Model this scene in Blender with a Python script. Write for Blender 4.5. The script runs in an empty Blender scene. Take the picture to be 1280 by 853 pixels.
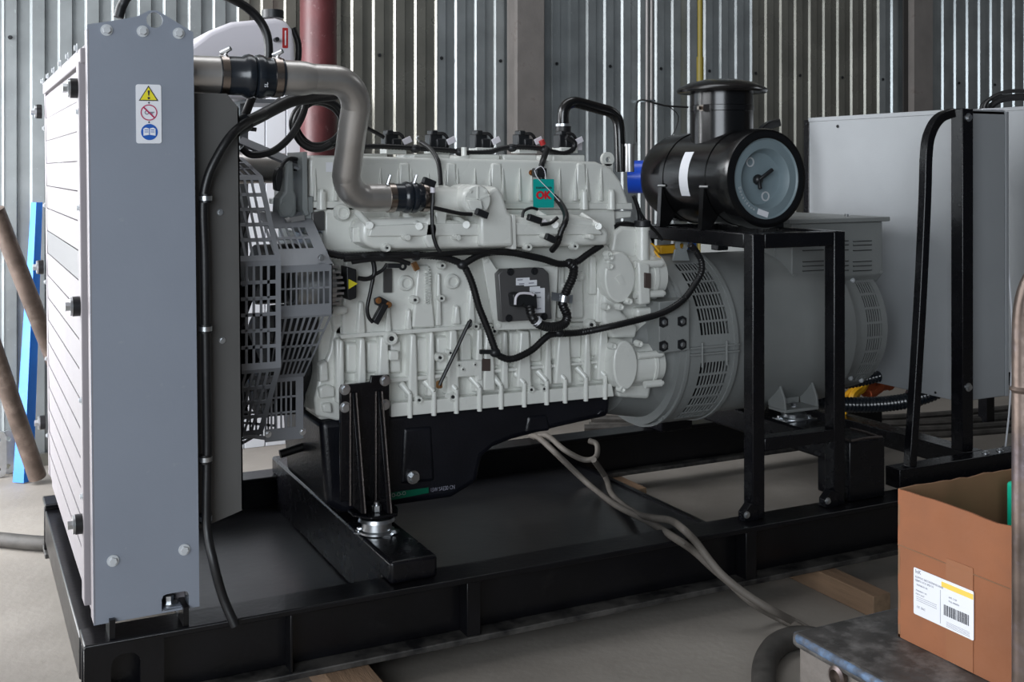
import bpy, bmesh, math, random
from mathutils import Vector, Matrix
random.seed(7)
S = bpy.context.scene
COL = S.collection
PI = math.pi
# ------------------------------------------------------------------ camera
FPX, HY, ANG, CAMZ = 1400.0, 212.0, math.radians(26.53), 1.47
cam_d = bpy.data.cameras.new('camera'); cam = bpy.data.objects.new('camera', cam_d); COL.objects.link(cam)
cam_d.sensor_width = 36; cam_d.lens = FPX / 1280 * 36
cam_d.shift_y = -(426.5 - HY) / 1280
cam.location = (0, 0, CAMZ); cam.rotation_euler = (PI / 2, 0, -ANG)
cam_d.clip_start = .05; cam_d.clip_end = 100
S.camera = cam
# ------------------------------------------------------------------ world, lights, exposure
w = bpy.data.worlds.new('hall_world'); S.world = w; w.use_nodes = True
w.node_tree.nodes['Background'].inputs[0].default_value = (.62, .72, .86, 1)
w.node_tree.nodes['Background'].inputs[1].default_value = .08
def area(name, loc, rot, sx, sy, power, color):
    l = bpy.data.lights.new(name, 'AREA'); l.shape = 'RECTANGLE'; l.size = sx; l.size_y = sy
    l.energy = power; l.color = color
    o = bpy.data.objects.new(name, l); COL.objects.link(o); o.location = loc; o.rotation_euler = rot
    return o
area('gate_daylight', (-3.0, 4.15, 2.2), (0, -PI / 2, 0), 4.2, 3.7, 265, (.95, .97, 1.0))
area('front_left_fill', (-3.2, -2.4, 2.4), Vector((.68, .72, -.06)).to_track_quat('-Z', 'Y').to_euler(), 4.5, 3.4, 340, (.86, .93, 1.0))  # added soft fill for the camera-facing sides; the opening is only assumed
area('wall_end_fill', (-1.3, 5.3, 2.0), (0, -PI / 2, 0), 3.8, 1.4, 180, (.95, .97, 1.0))  # added lamp to brighten the left end of the back wall; no door known
area('overhead_fill', (1.5, 4.0, 4.7), (0, 0, 0), 3.0, 1.2, 30, (.92, .96, 1.0))  # added overhead fill for ambient light; no real fitting known
area('overhead_fill', (7.5, 3.0, 4.7), (0, 0, 0), 3.0, 1.2, 25, (.92, .96, 1.0))  # second added overhead fill, toward the right end of the hall
S.view_settings.view_transform = 'Standard'; S.view_settings.look = 'None'
S.view_settings.gamma = 1; S.view_settings.use_curve_mapping = False
S.view_settings.exposure = 0.0

# ------------------------------------------------------------------ measuring helpers (sight line -> point on a real plane)
SA, CA = math.sin(ANG), math.cos(ANG)
def ray(px, py):
    u = (px - 640) / FPX; v = (HY - py) / FPX
    return Vector((SA + u * CA, CA - u * SA, v))
def aY(px, py, Y):
    r = ray(px, py); return Vector((0, 0, CAMZ)) + r * (Y / r.y)
def aX(px, py, X):
    r = ray(px, py); return Vector((0, 0, CAMZ)) + r * (X / r.x)
def aZ(px, py, Z):
    r = ray(px, py); return Vector((0, 0, CAMZ)) + r * ((Z - CAMZ) / r.z)
# ------------------------------------------------------------------ materials
def mat(name, col, rough=.5, metal=0., var=.0, vscale=8., bump=0., bscale=60., coat=0., dirt=None, dirt_amt=.0, dscale=3., stretch=None, dlo=.5, dhi=.7, spec=.5):
    m = bpy.data.materials.new(name); m.use_nodes = True
    nt = m.node_tree; N = nt.nodes; L = nt.links; b = N['Principled BSDF']
    b.inputs['Roughness'].default_value = rough; b.inputs['Metallic'].default_value = metal
    b.inputs['Coat Weight'].default_value = coat; b.inputs['Coat Roughness'].default_value = .15
    b.inputs['Specular IOR Level'].default_value = spec
    b.inputs['Base Color'].default_value = (*col, 1)
    tc = N.new('ShaderNodeTexCoord'); mp = N.new('ShaderNodeMapping'); L.new(tc.outputs['Object'], mp.inputs[0])
    if stretch: mp.inputs['Scale'].default_value = stretch
    last = None
    if var:
        n = N.new('ShaderNodeTexNoise'); n.inputs['Scale'].default_value = vscale; n.inputs['Detail'].default_value = 5
        L.new(mp.outputs[0], n.inputs[0])
        r = N.new('ShaderNodeValToRGB'); r.color_ramp.elements[0].position = .3; r.color_ramp.elements[1].position = .7
        r.color_ramp.elements[0].color = (*[c * (1 - var) for c in col], 1); r.color_ramp.elements[1].color = (*[min(1, c * (1 + var)) for c in col], 1)
        L.new(n.outputs[0], r.inputs[0]); last = r.outputs[0]
        rr = N.new('ShaderNodeMapRange'); rr.inputs[3].default_value = max(.03, rough * .8); rr.inputs[4].default_value = min(1, rough * 1.25)
        L.new(n.outputs[0], rr.inputs[0]); L.new(rr.outputs[0], b.inputs['Roughness'])
    if dirt:
        n2 = N.new('ShaderNodeTexNoise'); n2.inputs['Scale'].default_value = dscale; n2.inputs['Detail'].default_value = 8; n2.inputs['Roughness'].default_value = .65
        L.new(mp.outputs[0], n2.inputs[0])
        mr = N.new('ShaderNodeMapRange'); mr.inputs[1].default_value = dlo; mr.inputs[2].default_value = dhi; mr.inputs[4].default_value = dirt_amt
        L.new(n2.outputs[0], mr.inputs[0])
        mx = N.new('ShaderNodeMix'); mx.data_type = 'RGBA'; L.new(mr.outputs[0], mx.inputs[0])
        if last: L.new(last, mx.inputs[6])
        else: mx.inputs[6].default_value = (*col, 1)
        mx.inputs[7].default_value = (*dirt, 1); last = mx.outputs[2]
    if last: L.new(last, b.inputs['Base Color'])
    if bump:
        n3 = N.new('ShaderNodeTexNoise'); n3.inputs['Scale'].default_value = bscale; n3.inputs['Detail'].default_value = 3
        L.new(mp.outputs[0], n3.inputs[0])
        bp = N.new('ShaderNodeBump'); bp.inputs['Strength'].default_value = bump; bp.inputs['Distance'].default_value = .004
        L.new(n3.outputs[0], bp.inputs['Height']); L.new(bp.outputs[0], b.inputs['Normal'])
    return m
M = {}
M['engine'] = mat('engine_white_enamel', (.73, .74, .70), .27, var=.04, vscale=5, bump=.22, bscale=25, coat=.5)
M['engine_grey'] = mat('engine_grey_enamel', (.25, .27, .27), .42, var=.06, bump=.15, bscale=40)
M['rad_grey'] = mat('radiator_grey_paint', (.235, .26, .31), .42, var=.03, vscale=3, bump=.06, bscale=120, dirt=(.36, .38, .4), dirt_amt=.4, dscale=14, dlo=.66, dhi=.72)
M['rad_front'] = mat('radiator_front_paint', (.235, .216, .228), .55, var=.03)
M['rad_band'] = mat('bare_metal_band', (.17, .165, .17), .4, .3)
M['guard'] = mat('guard_grey_paint', (.24, .25, .27), .42, .25, var=.05)
M['black'] = mat('black_gloss_paint', (.0035, .0035, .005), .26, var=.2, vscale=20, bump=.12, bscale=90, spec=.4)
M['black_skid'] = mat('black_skid_paint', (.003, .003, .0042), .30, var=.3, vscale=9, bump=.15, bscale=60, spec=.4, dirt=(.02, .02, .02), dirt_amt=.5, dscale=12, dlo=.6, dhi=.75)
M['dusty_skid'] = mat('dusty_black_flange', (.006, .006, .007), .5, dirt=(.085, .08, .074), dirt_amt=.85, dscale=9, dlo=.38, dhi=.6)
M['shroud'] = mat('shroud_dark_grey', (.09, .088, .085), .5, var=.04)
M['tray'] = mat('black_drip_tray', (.014, .0145, .017), .30, var=.25, vscale=4, bump=.12, bscale=30, dirt=(.045, .043, .040), dirt_amt=.6, dscale=3.5, dlo=.45, dhi=.8)
M['pan'] = mat('oil_pan_black', (.005, .0055, .009), .35, var=.2, bump=.3, bscale=110)
M['rubber'] = mat('black_rubber', (.008, .008, .009), .38, var=.2, bump=.1, bscale=80)
M['silicone'] = mat('black_silicone_hose', (.012, .016, .022), .25, coat=.3)
M['plastic'] = mat('black_plastic', (.012, .013, .015), .4)
M['alu'] = mat('brushed_aluminium_pipe', (.60, .575, .55), .36, .85, var=.08, vscale=10, bump=.05, bscale=100)
M['steel'] = mat('steel_clamp', (.42, .36, .32), .25, 1.0)
M['zinc'] = mat('zinc_plated_steel', (.62, .64, .66), .3, 1.0, var=.1, vscale=30)
M['bolt_white'] = mat('painted_bolt', (.52, .54, .56), .4)
M['galv'] = mat('galvanised_sheet', (.33, .355, .36), .24, .5, var=.16, vscale=5, bump=.12, bscale=25, dirt=(.5, .54, .56), dirt_amt=.5, dscale=60, dlo=.62, dhi=.7)
M['galv2'] = mat('galvanised_sheet_dull', (.24, .235, .205), .26, .55, var=.14, vscale=4, bump=.12, bscale=25)
M['column'] = mat('grey_brown_column_paint', (.17, .155, .145), .6, var=.12, bump=.2, dirt=(.09, .06, .05), dirt_amt=.6, dscale=8, dlo=.6, dhi=.7)
M['red_pipe'] = mat('oxide_red_pipe_paint', (.09, .022, .024), .42, var=.25, vscale=6, bump=.2, dirt=(.30, .2, .2), dirt_amt=.6, dscale=20, dlo=.62, dhi=.72)
M['dark_col'] = mat('dark_steel_column', (.035, .032, .03), .5, var=.1)
M['yellow_pipe'] = mat('yellow_gas_pipe', (.26, .20, .03), .45)
M['cabinet'] = mat('cabinet_light_grey', (.33, .345, .36), .38, var=.02, bump=.08, bscale=150)
M['cabinet_side'] = M['cabinet']
M['genhead'] = mat('alternator_grey_paint', (.235, .245, .24), .45, var=.05, bump=.25, bscale=120)
M['inside'] = mat('dark_interior', (.012, .012, .013), .7)
M['filter_cap'] = mat('filter_cap_blue_grey', (.19, .245, .27), .38, var=.04)
M['filter_black'] = mat('filter_black_enamel', (.004, .004, .0045), .24, coat=.3)
M['blue'] = mat('blue_cap', (.01, .08, .62), .3, coat=.3)
M['blue_paint'] = mat('blue_painted_steel', (.005, .16, .62), .42, var=.05)
M['rust'] = mat('rusty_pipe', (.10, .072, .058), .55, .3, var=.35, vscale=12, bump=.4, bscale=40, dirt=(.22, .17, .14), dirt_amt=.6, dscale=14, dlo=.5, dhi=.7)
M['concrete'] = mat('concrete_floor', (.275, .25, .222), .72, var=.16, vscale=1.6, bump=.35, bscale=35, dirt=(.17, .15, .13), dirt_amt=.75, dscale=1.1, dlo=.42, dhi=.72)
M['white_plastic'] = mat('translucent_white_plastic', (.72, .69, .74), .35)
M['white_panel'] = mat('white_coated_panel', (.70, .73, .77), .35)
M['paper'] = mat('white_sticker', (.78, .79, .83), .5)
M['cardboard'] = mat('brown_cardboard', (.28, .104, .045), .75, var=.08, vscale=20, bump=.15, bscale=60, dirt=(.21, .075, .030), dirt_amt=.7, dscale=5, dlo=.5, dhi=.7)
M['cardboard_in'] = mat('cardboard_inside', (.22, .115, .06), .8, var=.08)
M['cart'] = mat('worn_painted_metal', (.055, .052, .050), .5, .1, var=.4, vscale=18, bump=.5, bscale=45, dirt=(.17, .165, .16), dirt_amt=.9, dscale=16, dlo=.48, dhi=.66)
M['cart_side'] = mat('brown_grey_cart_side', (.17, .15, .135), .6, .1, var=.25, bump=.4, dirt=(.08, .07, .06), dirt_amt=.7, dscale=8)
M['cart_edge'] = mat('blue_white_worn_edge', (.10, .16, .26), .6, .0, var=.5, vscale=30, bump=.5, dirt=(.085, .08, .078), dirt_amt=1, dscale=14, dlo=.42, dhi=.58)
M['wood'] = mat('rough_timber', (.20, .125, .075), .8, var=.25, vscale=3, bump=.4, bscale=20, stretch=(14, 1.5, 14), dirt=(.11, .075, .05), dirt_amt=.6, dscale=1.5, dlo=.5, dhi=.75)
M['wood_end'] = mat('timber_end_grain', (.28, .19, .12), .85, var=.2, vscale=40, bump=.3)
M['grey_cable'] = mat('grey_welding_cable', (.125, .11, .095), .6, var=.15, vscale=20, bump=.3)
M['dark_hose'] = mat('dirty_black_hose', (.06, .055, .05), .6, var=.3, vscale=20, bump=.3)
M['teal'] = mat('teal_card', (.0, .38, .34), .5)
M['red'] = mat('red_print', (.62, .015, .03), .5)
M['dark_ink'] = mat('dark_ink', (.03, .03, .04), .6)
M['grey_ink'] = mat('grey_ink', (.22, .22, .27), .6)
M['yellow'] = mat('yellow_print', (.80, .70, .03), .45)
M['label_yellow'] = mat('label_yellow_bar', (.85, .60, .10), .45)
M['sign_blue'] = mat('sign_blue', (.01, .10, .45), .45)
M['magenta'] = mat('sign_red_ring', (.45, .02, .10), .45)
M['yellow_plastic'] = mat('yellow_plastic', (.80, .42, .02), .4)
M['green_plastic'] = mat('green_plastic', (.0, .42, .26), .4)
M['green_tape'] = mat('green_stripe', (.0, .10, .055), .35)
M['orange'] = mat('orange_rag', (.35, .07, .02), .8)
M['green_rag'] = mat('green_rag', (.02, .10, .04), .8)
M['label_dark'] = mat('grey_data_plate', (.13, .13, .13), .35, .6)
M['ecu'] = mat('control_module_metal', (.13, .128, .13), .4, .5, var=.06)
M['ribbed_alu'] = mat('cast_aluminium', (.50, .50, .50), .35, .8)
M['brown_socket'] = mat('brown_primer_patch', (.07, .05, .045), .5)
M['conduit'] = mat('grey_conduit', (.36, .34, .33), .4, .3)
M['tube_worn'] = mat('worn_brown_tube', (.17, .13, .11), .35, .7, var=.4, vscale=10, bump=.2, dirt=(.3, .27, .36), dirt_amt=.6, dscale=6)
M['tape'] = mat('clear_brown_tape', (.30, .12, .055), .22, coat=.6)
M['red_cap'] = mat('red_plastic', (.45, .03, .03), .4)
M['copper'] = mat('copper_bolt', (.55, .28, .12), .35, .9)
M['weld'] = mat('weld_bead_grey', (.10, .085, .08), .35, .8, bump=.6, bscale=300)

# ------------------------------------------------------------------ object helpers
WM = {}
def link(o, parent=None, wm=None):
    COL.objects.link(o)
    wm = wm if wm is not None else Matrix.Identity(4)
    o.matrix_basis = wm
    if parent:
        o.parent = parent
        o.matrix_parent_inverse = WM[parent.name].inverted()
    WM[o.name] = wm
    return o
def setp(o, label=None, cat=None, group=None, kind=None):
    if label: o['label'] = label
    if cat: o['category'] = cat
    if group: o['group'] = group
    if kind: o['kind'] = kind
    return o
def thing(name, label, cat, loc=(0, 0, 0), group=None):
    o = bpy.data.objects.new(name, None); o.empty_display_size = .1
    link(o, None, Matrix.Translation(Vector(loc)))
    return setp(o, label, cat, group)
class MB:
    def __init__(s): s.bm = bmesh.new()
    def poly(s, vs, flip=False):
        v = [s.bm.verts.new(p) for p in (reversed(vs) if flip else vs)]
        return s.bm.faces.new(v)
    def box(s, a, b):
        x0, x1 = sorted((a[0], b[0])); y0, y1 = sorted((a[1], b[1])); z0, z1 = sorted((a[2], b[2]))
        return s.hexa([(x0, y0, z0), (x1, y0, z0), (x1, y1, z0), (x0, y1, z0)], [(x0, y0, z1), (x1, y0, z1), (x1, y1, z1), (x0, y1, z1)])
    def hexa(s, lo, hi): return s.loft(lo, hi)
    def loft(s, lo, hi):
        n = len(lo)
        a = [s.bm.verts.new(p) for p in lo]; b = [s.bm.verts.new(p) for p in hi]
        s.bm.faces.new(a[::-1]); s.bm.faces.new(b)
        for i in range(n):
            j = (i + 1) % n; s.bm.faces.new((a[i], a[j], b[j], b[i]))
        return s
    def prism(s, pts, axis, a0, a1, taper=0):
        """pts: 2-D points; axis 'y' -> (x,z), 'x' -> (y,z), 'z' -> (x,y); taper shrinks the a0 face"""
        cx = sum(p[0] for p in pts) / len(pts); cy = sum(p[1] for p in pts) / len(pts)
        def m(p, a, k):
            u, v = p[0], p[1]
            if k:
                d = math.hypot(u - cx, v - cy) or 1; f = max(0, d - k) / d
                u = cx + (u - cx) * f; v = cy + (v - cy) * f
            return {'y': (u, a, v), 'x': (a, u, v), 'z': (u, v, a)}[axis]
        return s.loft([m(p, a0, taper) for p in pts], [m(p, a1, 0) for p in pts])
    def relief(s, px, Y, depth, taper=0):
        """casting outline seen on the plane Y, standing 'depth' proud of what lies behind"""
        pts = [(aY(x, y, Y).x, aY(x, y, Y).z) for x, y in px]
        return s.prism(pts, 'y', Y, Y + depth, taper)
    def cyl(s, p0, p1, r, r1=None, n=20, cap=True):
        p0 = Vector(p0); p1 = Vector(p1); r1 = r if r1 is None else r1
        d = (p1 - p0).normalized(); u = d.orthogonal().normalized(); v = d.cross(u)
        A = [s.bm.verts.new(p0 + (u * math.cos(2 * PI * i / n) + v * math.sin(2 * PI * i / n)) * r) for i in range(n)]
        B = [s.bm.verts.new(p1 + (u * math.cos(2 * PI * i / n) + v * math.sin(2 * PI * i / n)) * r1) for i in range(n)]
        for i in range(n):
            j = (i + 1) % n; s.bm.faces.new((A[i], A[j], B[j], B[i]))
        if cap: s.bm.faces.new(A[::-1]); s.bm.faces.new(B)
        return s
    def lathe(s, prof, org, axis, n=40, close=True):
        """prof: (distance along axis, radius)"""
        org = Vector(org); d = Vector(axis).normalized(); u = d.orthogonal().normalized(); v = d.cross(u)
        rings = []
        for a, r in prof:
            if r < 1e-6: rings.append([s.bm.verts.new(org + d * a)])
            else: rings.append([s.bm.verts.new(org + d * a + (u * math.cos(2 * PI * i / n) + v * math.sin(2 * PI * i / n)) * r) for i in range(n)])
        for k in range(len(rings) - 1):
            A, B = rings[k], rings[k + 1]
            for i in range(n):
                j = (i + 1) % n
                if len(A) == 1 and len(B) == 1: continue
                if len(A) == 1: s.bm.faces.new((A[0], B[j], B[i]))
                elif len(B) == 1: s.bm.faces.new((A[i], A[j], B[0]))
                else: s.bm.faces.new((A[i], A[j], B[j], B[i]))
        return s
    def tube(s, pts, r, n=10, smooth=3, ridges=0, rr=None):
        pts = [Vector(p) for p in pts]
        P = catmull(pts, smooth) if smooth > 1 else pts
        if ridges:
            P = resample(P, ridges)
        N = len(P); prev = None; rings = []
        for i, p in enumerate(P):
            t = (P[min(i + 1, N - 1)] - P[max(i - 1, 0)]).normalized()
            if prev is None: u = t.orthogonal().normalized()
            else:
                u = prev - t * prev.dot(t)
                u = u.normalized() if u.length > 1e-6 else t.orthogonal().normalized()
            prev = u; v = t.cross(u)
            rad = r if rr is None else r + (rr - r) * i / (N - 1)
            if ridges and i % 2: rad *= .86
            rings.append([s.bm.verts.new(p + (u * math.cos(2 * PI * k / n) + v * math.sin(2 * PI * k / n)) * rad) for k in range(n)])
        for A, B in zip(rings, rings[1:]):
            for k in range(n):
                j = (k + 1) % n; s.bm.faces.new((A[k], A[j], B[j], B[k]))
        s.bm.faces.new(rings[0][::-1]); s.bm.faces.new(rings[-1])
        return s
    def bar(s, p0, p1, w, h, up=(0, 0, 1)):
        p0 = Vector(p0); p1 = Vector(p1); d = (p1 - p0).normalized(); up = Vector(up)
        sd = d.cross(up).normalized(); uu = sd.cross(d).normalized()
        q = [sd * (-w / 2) - uu * h / 2, sd * (w / 2) - uu * h / 2, sd * (w / 2) + uu * h / 2, -sd * w / 2 + uu * h / 2]
        return s.loft([p0 + k for k in q], [p1 + k for k in q])
    def grid_panel(s, c, rows, cols, th, mt=.06, mb=.06, ml=.05, mr=.05, vb=.35, hb=.22):
        """slotted sheet: c = corners bl, br, tr, tl; bars between real openings"""
        bl, br, tr, tl = [Vector(p) for p in c]
        nrm = (br - bl).cross(tl - bl).normalized() * th
        def P(u, v): return (bl * (1 - u) + br * u) * (1 - v) + (tl * (1 - u) + tr * u) * v
        def cell(u0, u1, v0, v1):
            q = [P(u0, v0), P(u1, v0), P(u1, v1), P(u0, v1)]
            s.loft([p - nrm for p in q], q)
        cell(0, ml, 0, 1); cell(1 - mr, 1, 0, 1); cell(ml, 1 - mr, 0, mb); cell(ml, 1 - mr, 1 - mt, 1)
        W = (1 - ml - mr); H = (1 - mt - mb)
        cw = W / cols; ch = H / rows
        for i in range(1, cols): cell(ml + cw * (i - vb / 2), ml + cw * (i + vb / 2), mb, 1 - mt)
        for j in range(1, rows): cell(ml, 1 - mr, mb + ch * (j - hb / 2), mb + ch * (j + hb / 2))
        return s
    def ball(s, c, r, sc=(1, 1, 1), n=12):
        m = Matrix.Translation(Vector(c)) @ Matrix.Diagonal((*[r * k for k in sc], 1))
        bmesh.ops.create_uvsphere(s.bm, u_segments=n, v_segments=max(6, n // 2), radius=1, matrix=m); return s
    def build(s, name, m, parent=None, bevel=0, seg=2, label=None, cat=None, group=None, kind=None, smooth=True, wm=None, ang=38):
        bmesh.ops.recalc_face_normals(s.bm, faces=s.bm.faces)
        me = bpy.data.meshes.new(name); s.bm.to_mesh(me); s.bm.free()
        ml = m if isinstance(m, (list, tuple)) else [m]
        for k in ml: me.materials.append(M[k])
        if smooth:
            me.polygons.foreach_set('use_smooth', [True] * len(me.polygons)); me.set_sharp_from_angle(angle=math.radians(ang))
        o = bpy.data.objects.new(name, me); link(o, parent, wm)
        if bevel:
            b = o.modifiers.new('bevel', 'BEVEL'); b.width = bevel; b.segments = seg; b.limit_method = 'ANGLE'; b.angle_limit = math.radians(40)
            b.harden_normals = False
        return setp(o, label, cat, group, kind)
def catmull(p, k):
    if len(p) < 3: return [p[0] + (p[-1] - p[0]) * i / k for i in range(k + 1)]
    q = [p[0] * 2 - p[1]] + p + [p[-1] * 2 - p[-2]]; out = []
    for i in range(1, len(q) - 2):
        for j in range(k):
            t = j / k; a, b, c, d = q[i - 1:i + 3]
            out.append(.5 * ((2 * b) + (c - a) * t + (2 * a - 5 * b + 4 * c - d) * t * t + (3 * b - a - 3 * c + d) * t ** 3))
    out.append(p[-1]); return out
def resample(P, step):
    out = [P[0]]; acc = 0
    for a, b in zip(P, P[1:]):
        L = (b - a).length
        if L < 1e-9: continue
        d = step - acc
        while d <= L:
            out.append(a + (b - a) * d / L); d += step
        acc = L - (d - step)
    out.append(P[-1]); return out
def dup(o, loc, parent=None, rot=None):
    c = o.copy(); COL.objects.link(c)
    wm = Matrix.Translation(Vector(loc)) @ (rot if rot is not None else Matrix.Identity(4))
    c.parent = parent
    if parent: c.matrix_parent_inverse = WM[parent.name].inverted()
    c.matrix_basis = wm; WM[c.name] = wm
    return c
FACE_NY = Matrix(((1, 0, 0), (0, 0, -1), (0, 1, 0))).to_4x4()       # local x->X, y->Z, z-> -Y
FACE_NX = Matrix(((0, 0, -1), (-1, 0, 0), (0, 1, 0))).to_4x4()      # local x->-Y, y->Z, z-> -X
FACE_PX = Matrix(((0, 0, 1), (1, 0, 0), (0, 1, 0))).to_4x4()
FACE_UP = Matrix.Identity(4)
def curve_mesh(cu):
    o = bpy.data.objects.new('tmp', cu); COL.objects.link(o)
    me = bpy.data.meshes.new_from_object(o.evaluated_get(bpy.context.evaluated_depsgraph_get()))
    bpy.data.objects.remove(o); bpy.data.curves.remove(cu); return me
def sheet(name, loops, th, m, parent, face, origin, bevel=0, **kw):
    """flat plate with real holes: loops[0] outline, the others holes, local 2-D metres"""
    cu = bpy.data.curves.new(name, 'CURVE'); cu.dimensions = '2D'; cu.fill_mode = 'BOTH'; cu.extrude = th / 2
    for lp in loops:
        sp = cu.splines.new('POLY'); sp.points.add(len(lp) - 1)
        for i, p in enumerate(lp): sp.points[i].co = (p[0], p[1], 0, 1)
        sp.use_cyclic_u = True
    me = curve_mesh(cu); me.name = name; me.materials.clear(); me.materials.append(M[m])
    o = bpy.data.objects.new(name, me); link(o, parent, Matrix.Translation(Vector(origin)) @ face)
    return setp(o, **kw)
def circ(cx, cy, r, n=24, ry=None, a0=0, a1=2 * PI):
    ry = ry or r
    e = 0 if abs(a1 - a0 - 2 * PI) < 1e-6 else 1
    return [(cx + r * math.cos(a0 + (a1 - a0) * i / (n - e)), cy + ry * math.sin(a0 + (a1 - a0) * i / (n - e))) for i in range(n)]
def rrect(x0, y0, x1, y1, r, n=4):
    out = []
    for cx, cy, a in ((x1 - r, y0 + r, -PI / 2), (x1 - r, y1 - r, 0), (x0 + r, y1 - r, PI / 2), (x0 + r, y0 + r, PI)):
        out += [(cx + r * math.cos(a + PI / 2 * i / n), cy + r * math.sin(a + PI / 2 * i / n)) for i in range(n + 1)]
    return out
def text(name, s, size, m, parent, face, origin, ext=.0006, xs=1, bold=0, align='CENTER', spin=0):
    cu = bpy.data.curves.new(name, 'FONT'); cu.body = s; cu.size = size; cu.extrude = ext; cu.align_x = align; cu.align_y = 'CENTER'; cu.offset = bold; cu.resolution_u = 3
    me = curve_mesh(cu); me.name = name; me.materials.clear(); me.materials.append(M[m])
    o = bpy.data.objects.new(name, me)
    link(o, parent, Matrix.Translation(Vector(origin)) @ face @ Matrix.Rotation(spin, 4, 'Z') @ Matrix.Diagonal((xs, 1, 1, 1)))
    return o
# a shared hex bolt with flange, axis -Y, at origin
def bolt_mesh(name, m, r, h=None):
    h = h or r * .9; b = MB()
    b.cyl((0, 0, 0), (0, -h * .25, 0), r * 1.25, n=16); b.cyl((0, -h * .25, 0), (0, -h, 0), r * .85, r * .8, n=6)
    bmesh.ops.recalc_face_normals(b.bm, faces=b.bm.faces)
    me = bpy.data.meshes.new(name); b.bm.to_mesh(me); b.bm.free(); me.materials.append(M[m]); return me
BM = {('bolt_white', 1): bolt_mesh('bolt', 'bolt_white', .012), ('zinc', 1): bolt_mesh('bolt', 'zinc', .014), ('engine', 1): bolt_mesh('bolt', 'engine', .008),
      ('guard', 1): bolt_mesh('bolt', 'zinc', .008), ('plastic', 1): bolt_mesh('bolt', 'plastic', .012), ('copper', 1): bolt_mesh('bolt', 'copper', .008), ('genhead', 1): bolt_mesh('bolt', 'genhead', .009)}
ROT_NY = Matrix.Identity(4); ROT_NX = Matrix.Rotation(-PI / 2, 4, 'Z'); ROT_UP = Matrix.Rotation(-PI / 2, 4, 'X')
def bolt(kind, loc, parent, rot=ROT_NY, sc=1, name='bolt'):
    o = bpy.data.objects.new(name, BM[(kind, 1)])
    return link(o, parent, Matrix.Translation(Vector(loc)) @ rot @ Matrix.Scale(sc, 4))

# ================================================================== SETTING
WY = 6.05
fl = MB(); fl.box((-6, -5, -.1), (14, WY + .1, 0)); fl.build('floor', 'concrete', kind='structure', smooth=False)
ce = MB(); ce.box((-6, -5, 5.0), (14, WY + .1, 5.1)); ce.build('ceiling', 'column', kind='structure', smooth=False)
wb = MB(); wb.box((-6, WY + .06, 0), (14, WY + .1, 5)); wb = wb.build('wall_back', 'dark_col', kind='structure', smooth=False)
wr = MB(); wr.box((14, -5, 0), (14.1, WY + .1, 5)); wr.build('wall_right', 'column', kind='structure', smooth=False)
# corrugated sheets, nine ribs each, overlapping edge to edge
PER = .1277
X0 = aY(5, 100, WY).x
def corr_sheet(x, n, zshift=0, Y=WY):
    b = MB(); prof = []
    for i in range(n):
        o = x + i * PER
        prof += [(o, Y), (o + .062, Y), (o + .066, Y - .003), (o + .068, Y + .001), (o + .1115, Y + .001 - .0), (o + .1115, Y)] if False else [(o, Y - .013), (o + .056, Y - .013), (o + .062, Y), (o + .1167, Y)]
    prof.append((x + n * PER, Y - .013))
    z0, z1 = .02 + zshift, 5
    th = .004
    for (a, b2) in zip(prof, prof[1:]):
        b.loft([(a[0], a[1], z0), (b2[0], b2[1], z0), (b2[0], b2[1] + th, z0), (a[0], a[1] + th, z0)], [(a[0], a[1], z1), (b2[0], b2[1], z1), (b2[0], b2[1] + th, z1), (a[0], a[1] + th, z1)])
    return b
nx = X0 - 9 * PER * 3
k = 0
while nx < 12.5:
    s_ = corr_sheet(nx, 9, Y=WY - (.0 if k % 2 else .003)).build('corrugated_sheet', 'galv' if (k % 3) != 1 else 'galv2', wb, smooth=False)
    nx += 9 * PER; k += 1
for i in range(22):
    b = bpy.data.objects.new('sheet_screw', BM[('plastic', 1)])
    link(b, wb, Matrix.Translation((X0 + (i * 3 + .21 + (0 if i % 2 else 0)) * PER, WY - .021, 2.12)) @ Matrix.Scale(.7, 4))
# base angle of the wall
t = MB(); t.box((-5.9, WY - .05, 0), (13.9, WY - .021, .06)); t.build('baseboard_back', 'galv2', kind='structure', smooth=False)

# red round column
b = MB(); c = aY(398, 130, 5.72); b.cyl((c.x, c.y, 0), (c.x, c.y, 5), .096, n=40)
b.build('round_column', 'red_pipe', label='round oxide red steel column against the corrugated wall', cat='column')
# grey H column
c0 = aY(646, 100, 5.88).x; c1 = aY(681, 100, 5.88).x
b = MB(); b.box((c0, 5.88, 0), (c1, 5.90, 5)); b.box((c0, 6.0, 0), (c1, 6.015, 5)); b.box(((c0 + c1) / 2 - .006, 5.88, 0), ((c0 + c1) / 2 + .006, 6.01, 5))
b.box((c0, 5.90, 0), (c0 + .012, 6.0, 5)); b.box((c1 - .012, 5.9, 0), (c1, 6.0, 5))
b.build('wall_column', 'column', bevel=.006, label='grey brown steel column on the wall, behind the engine', cat='column')
c0 = aY(1137, 100, 5.9).x; c1 = aY(1166, 100, 5.9).x
b = MB(); b.box((c0 + .045, 5.9, 0), (c1, 5.92, 5)); b.box((c0 + .045, 5.92, 0), (c0 + .06, 6.0, 5))
q = b.build('wall_column', 'column', label='brown steel column on the wall above the near grey cabinet', cat='column')
b = MB(); b.box((c0, 5.955, 0), (c0 + .044, 5.965, 5)); b.build('flange', 'dark_col', q)
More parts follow.
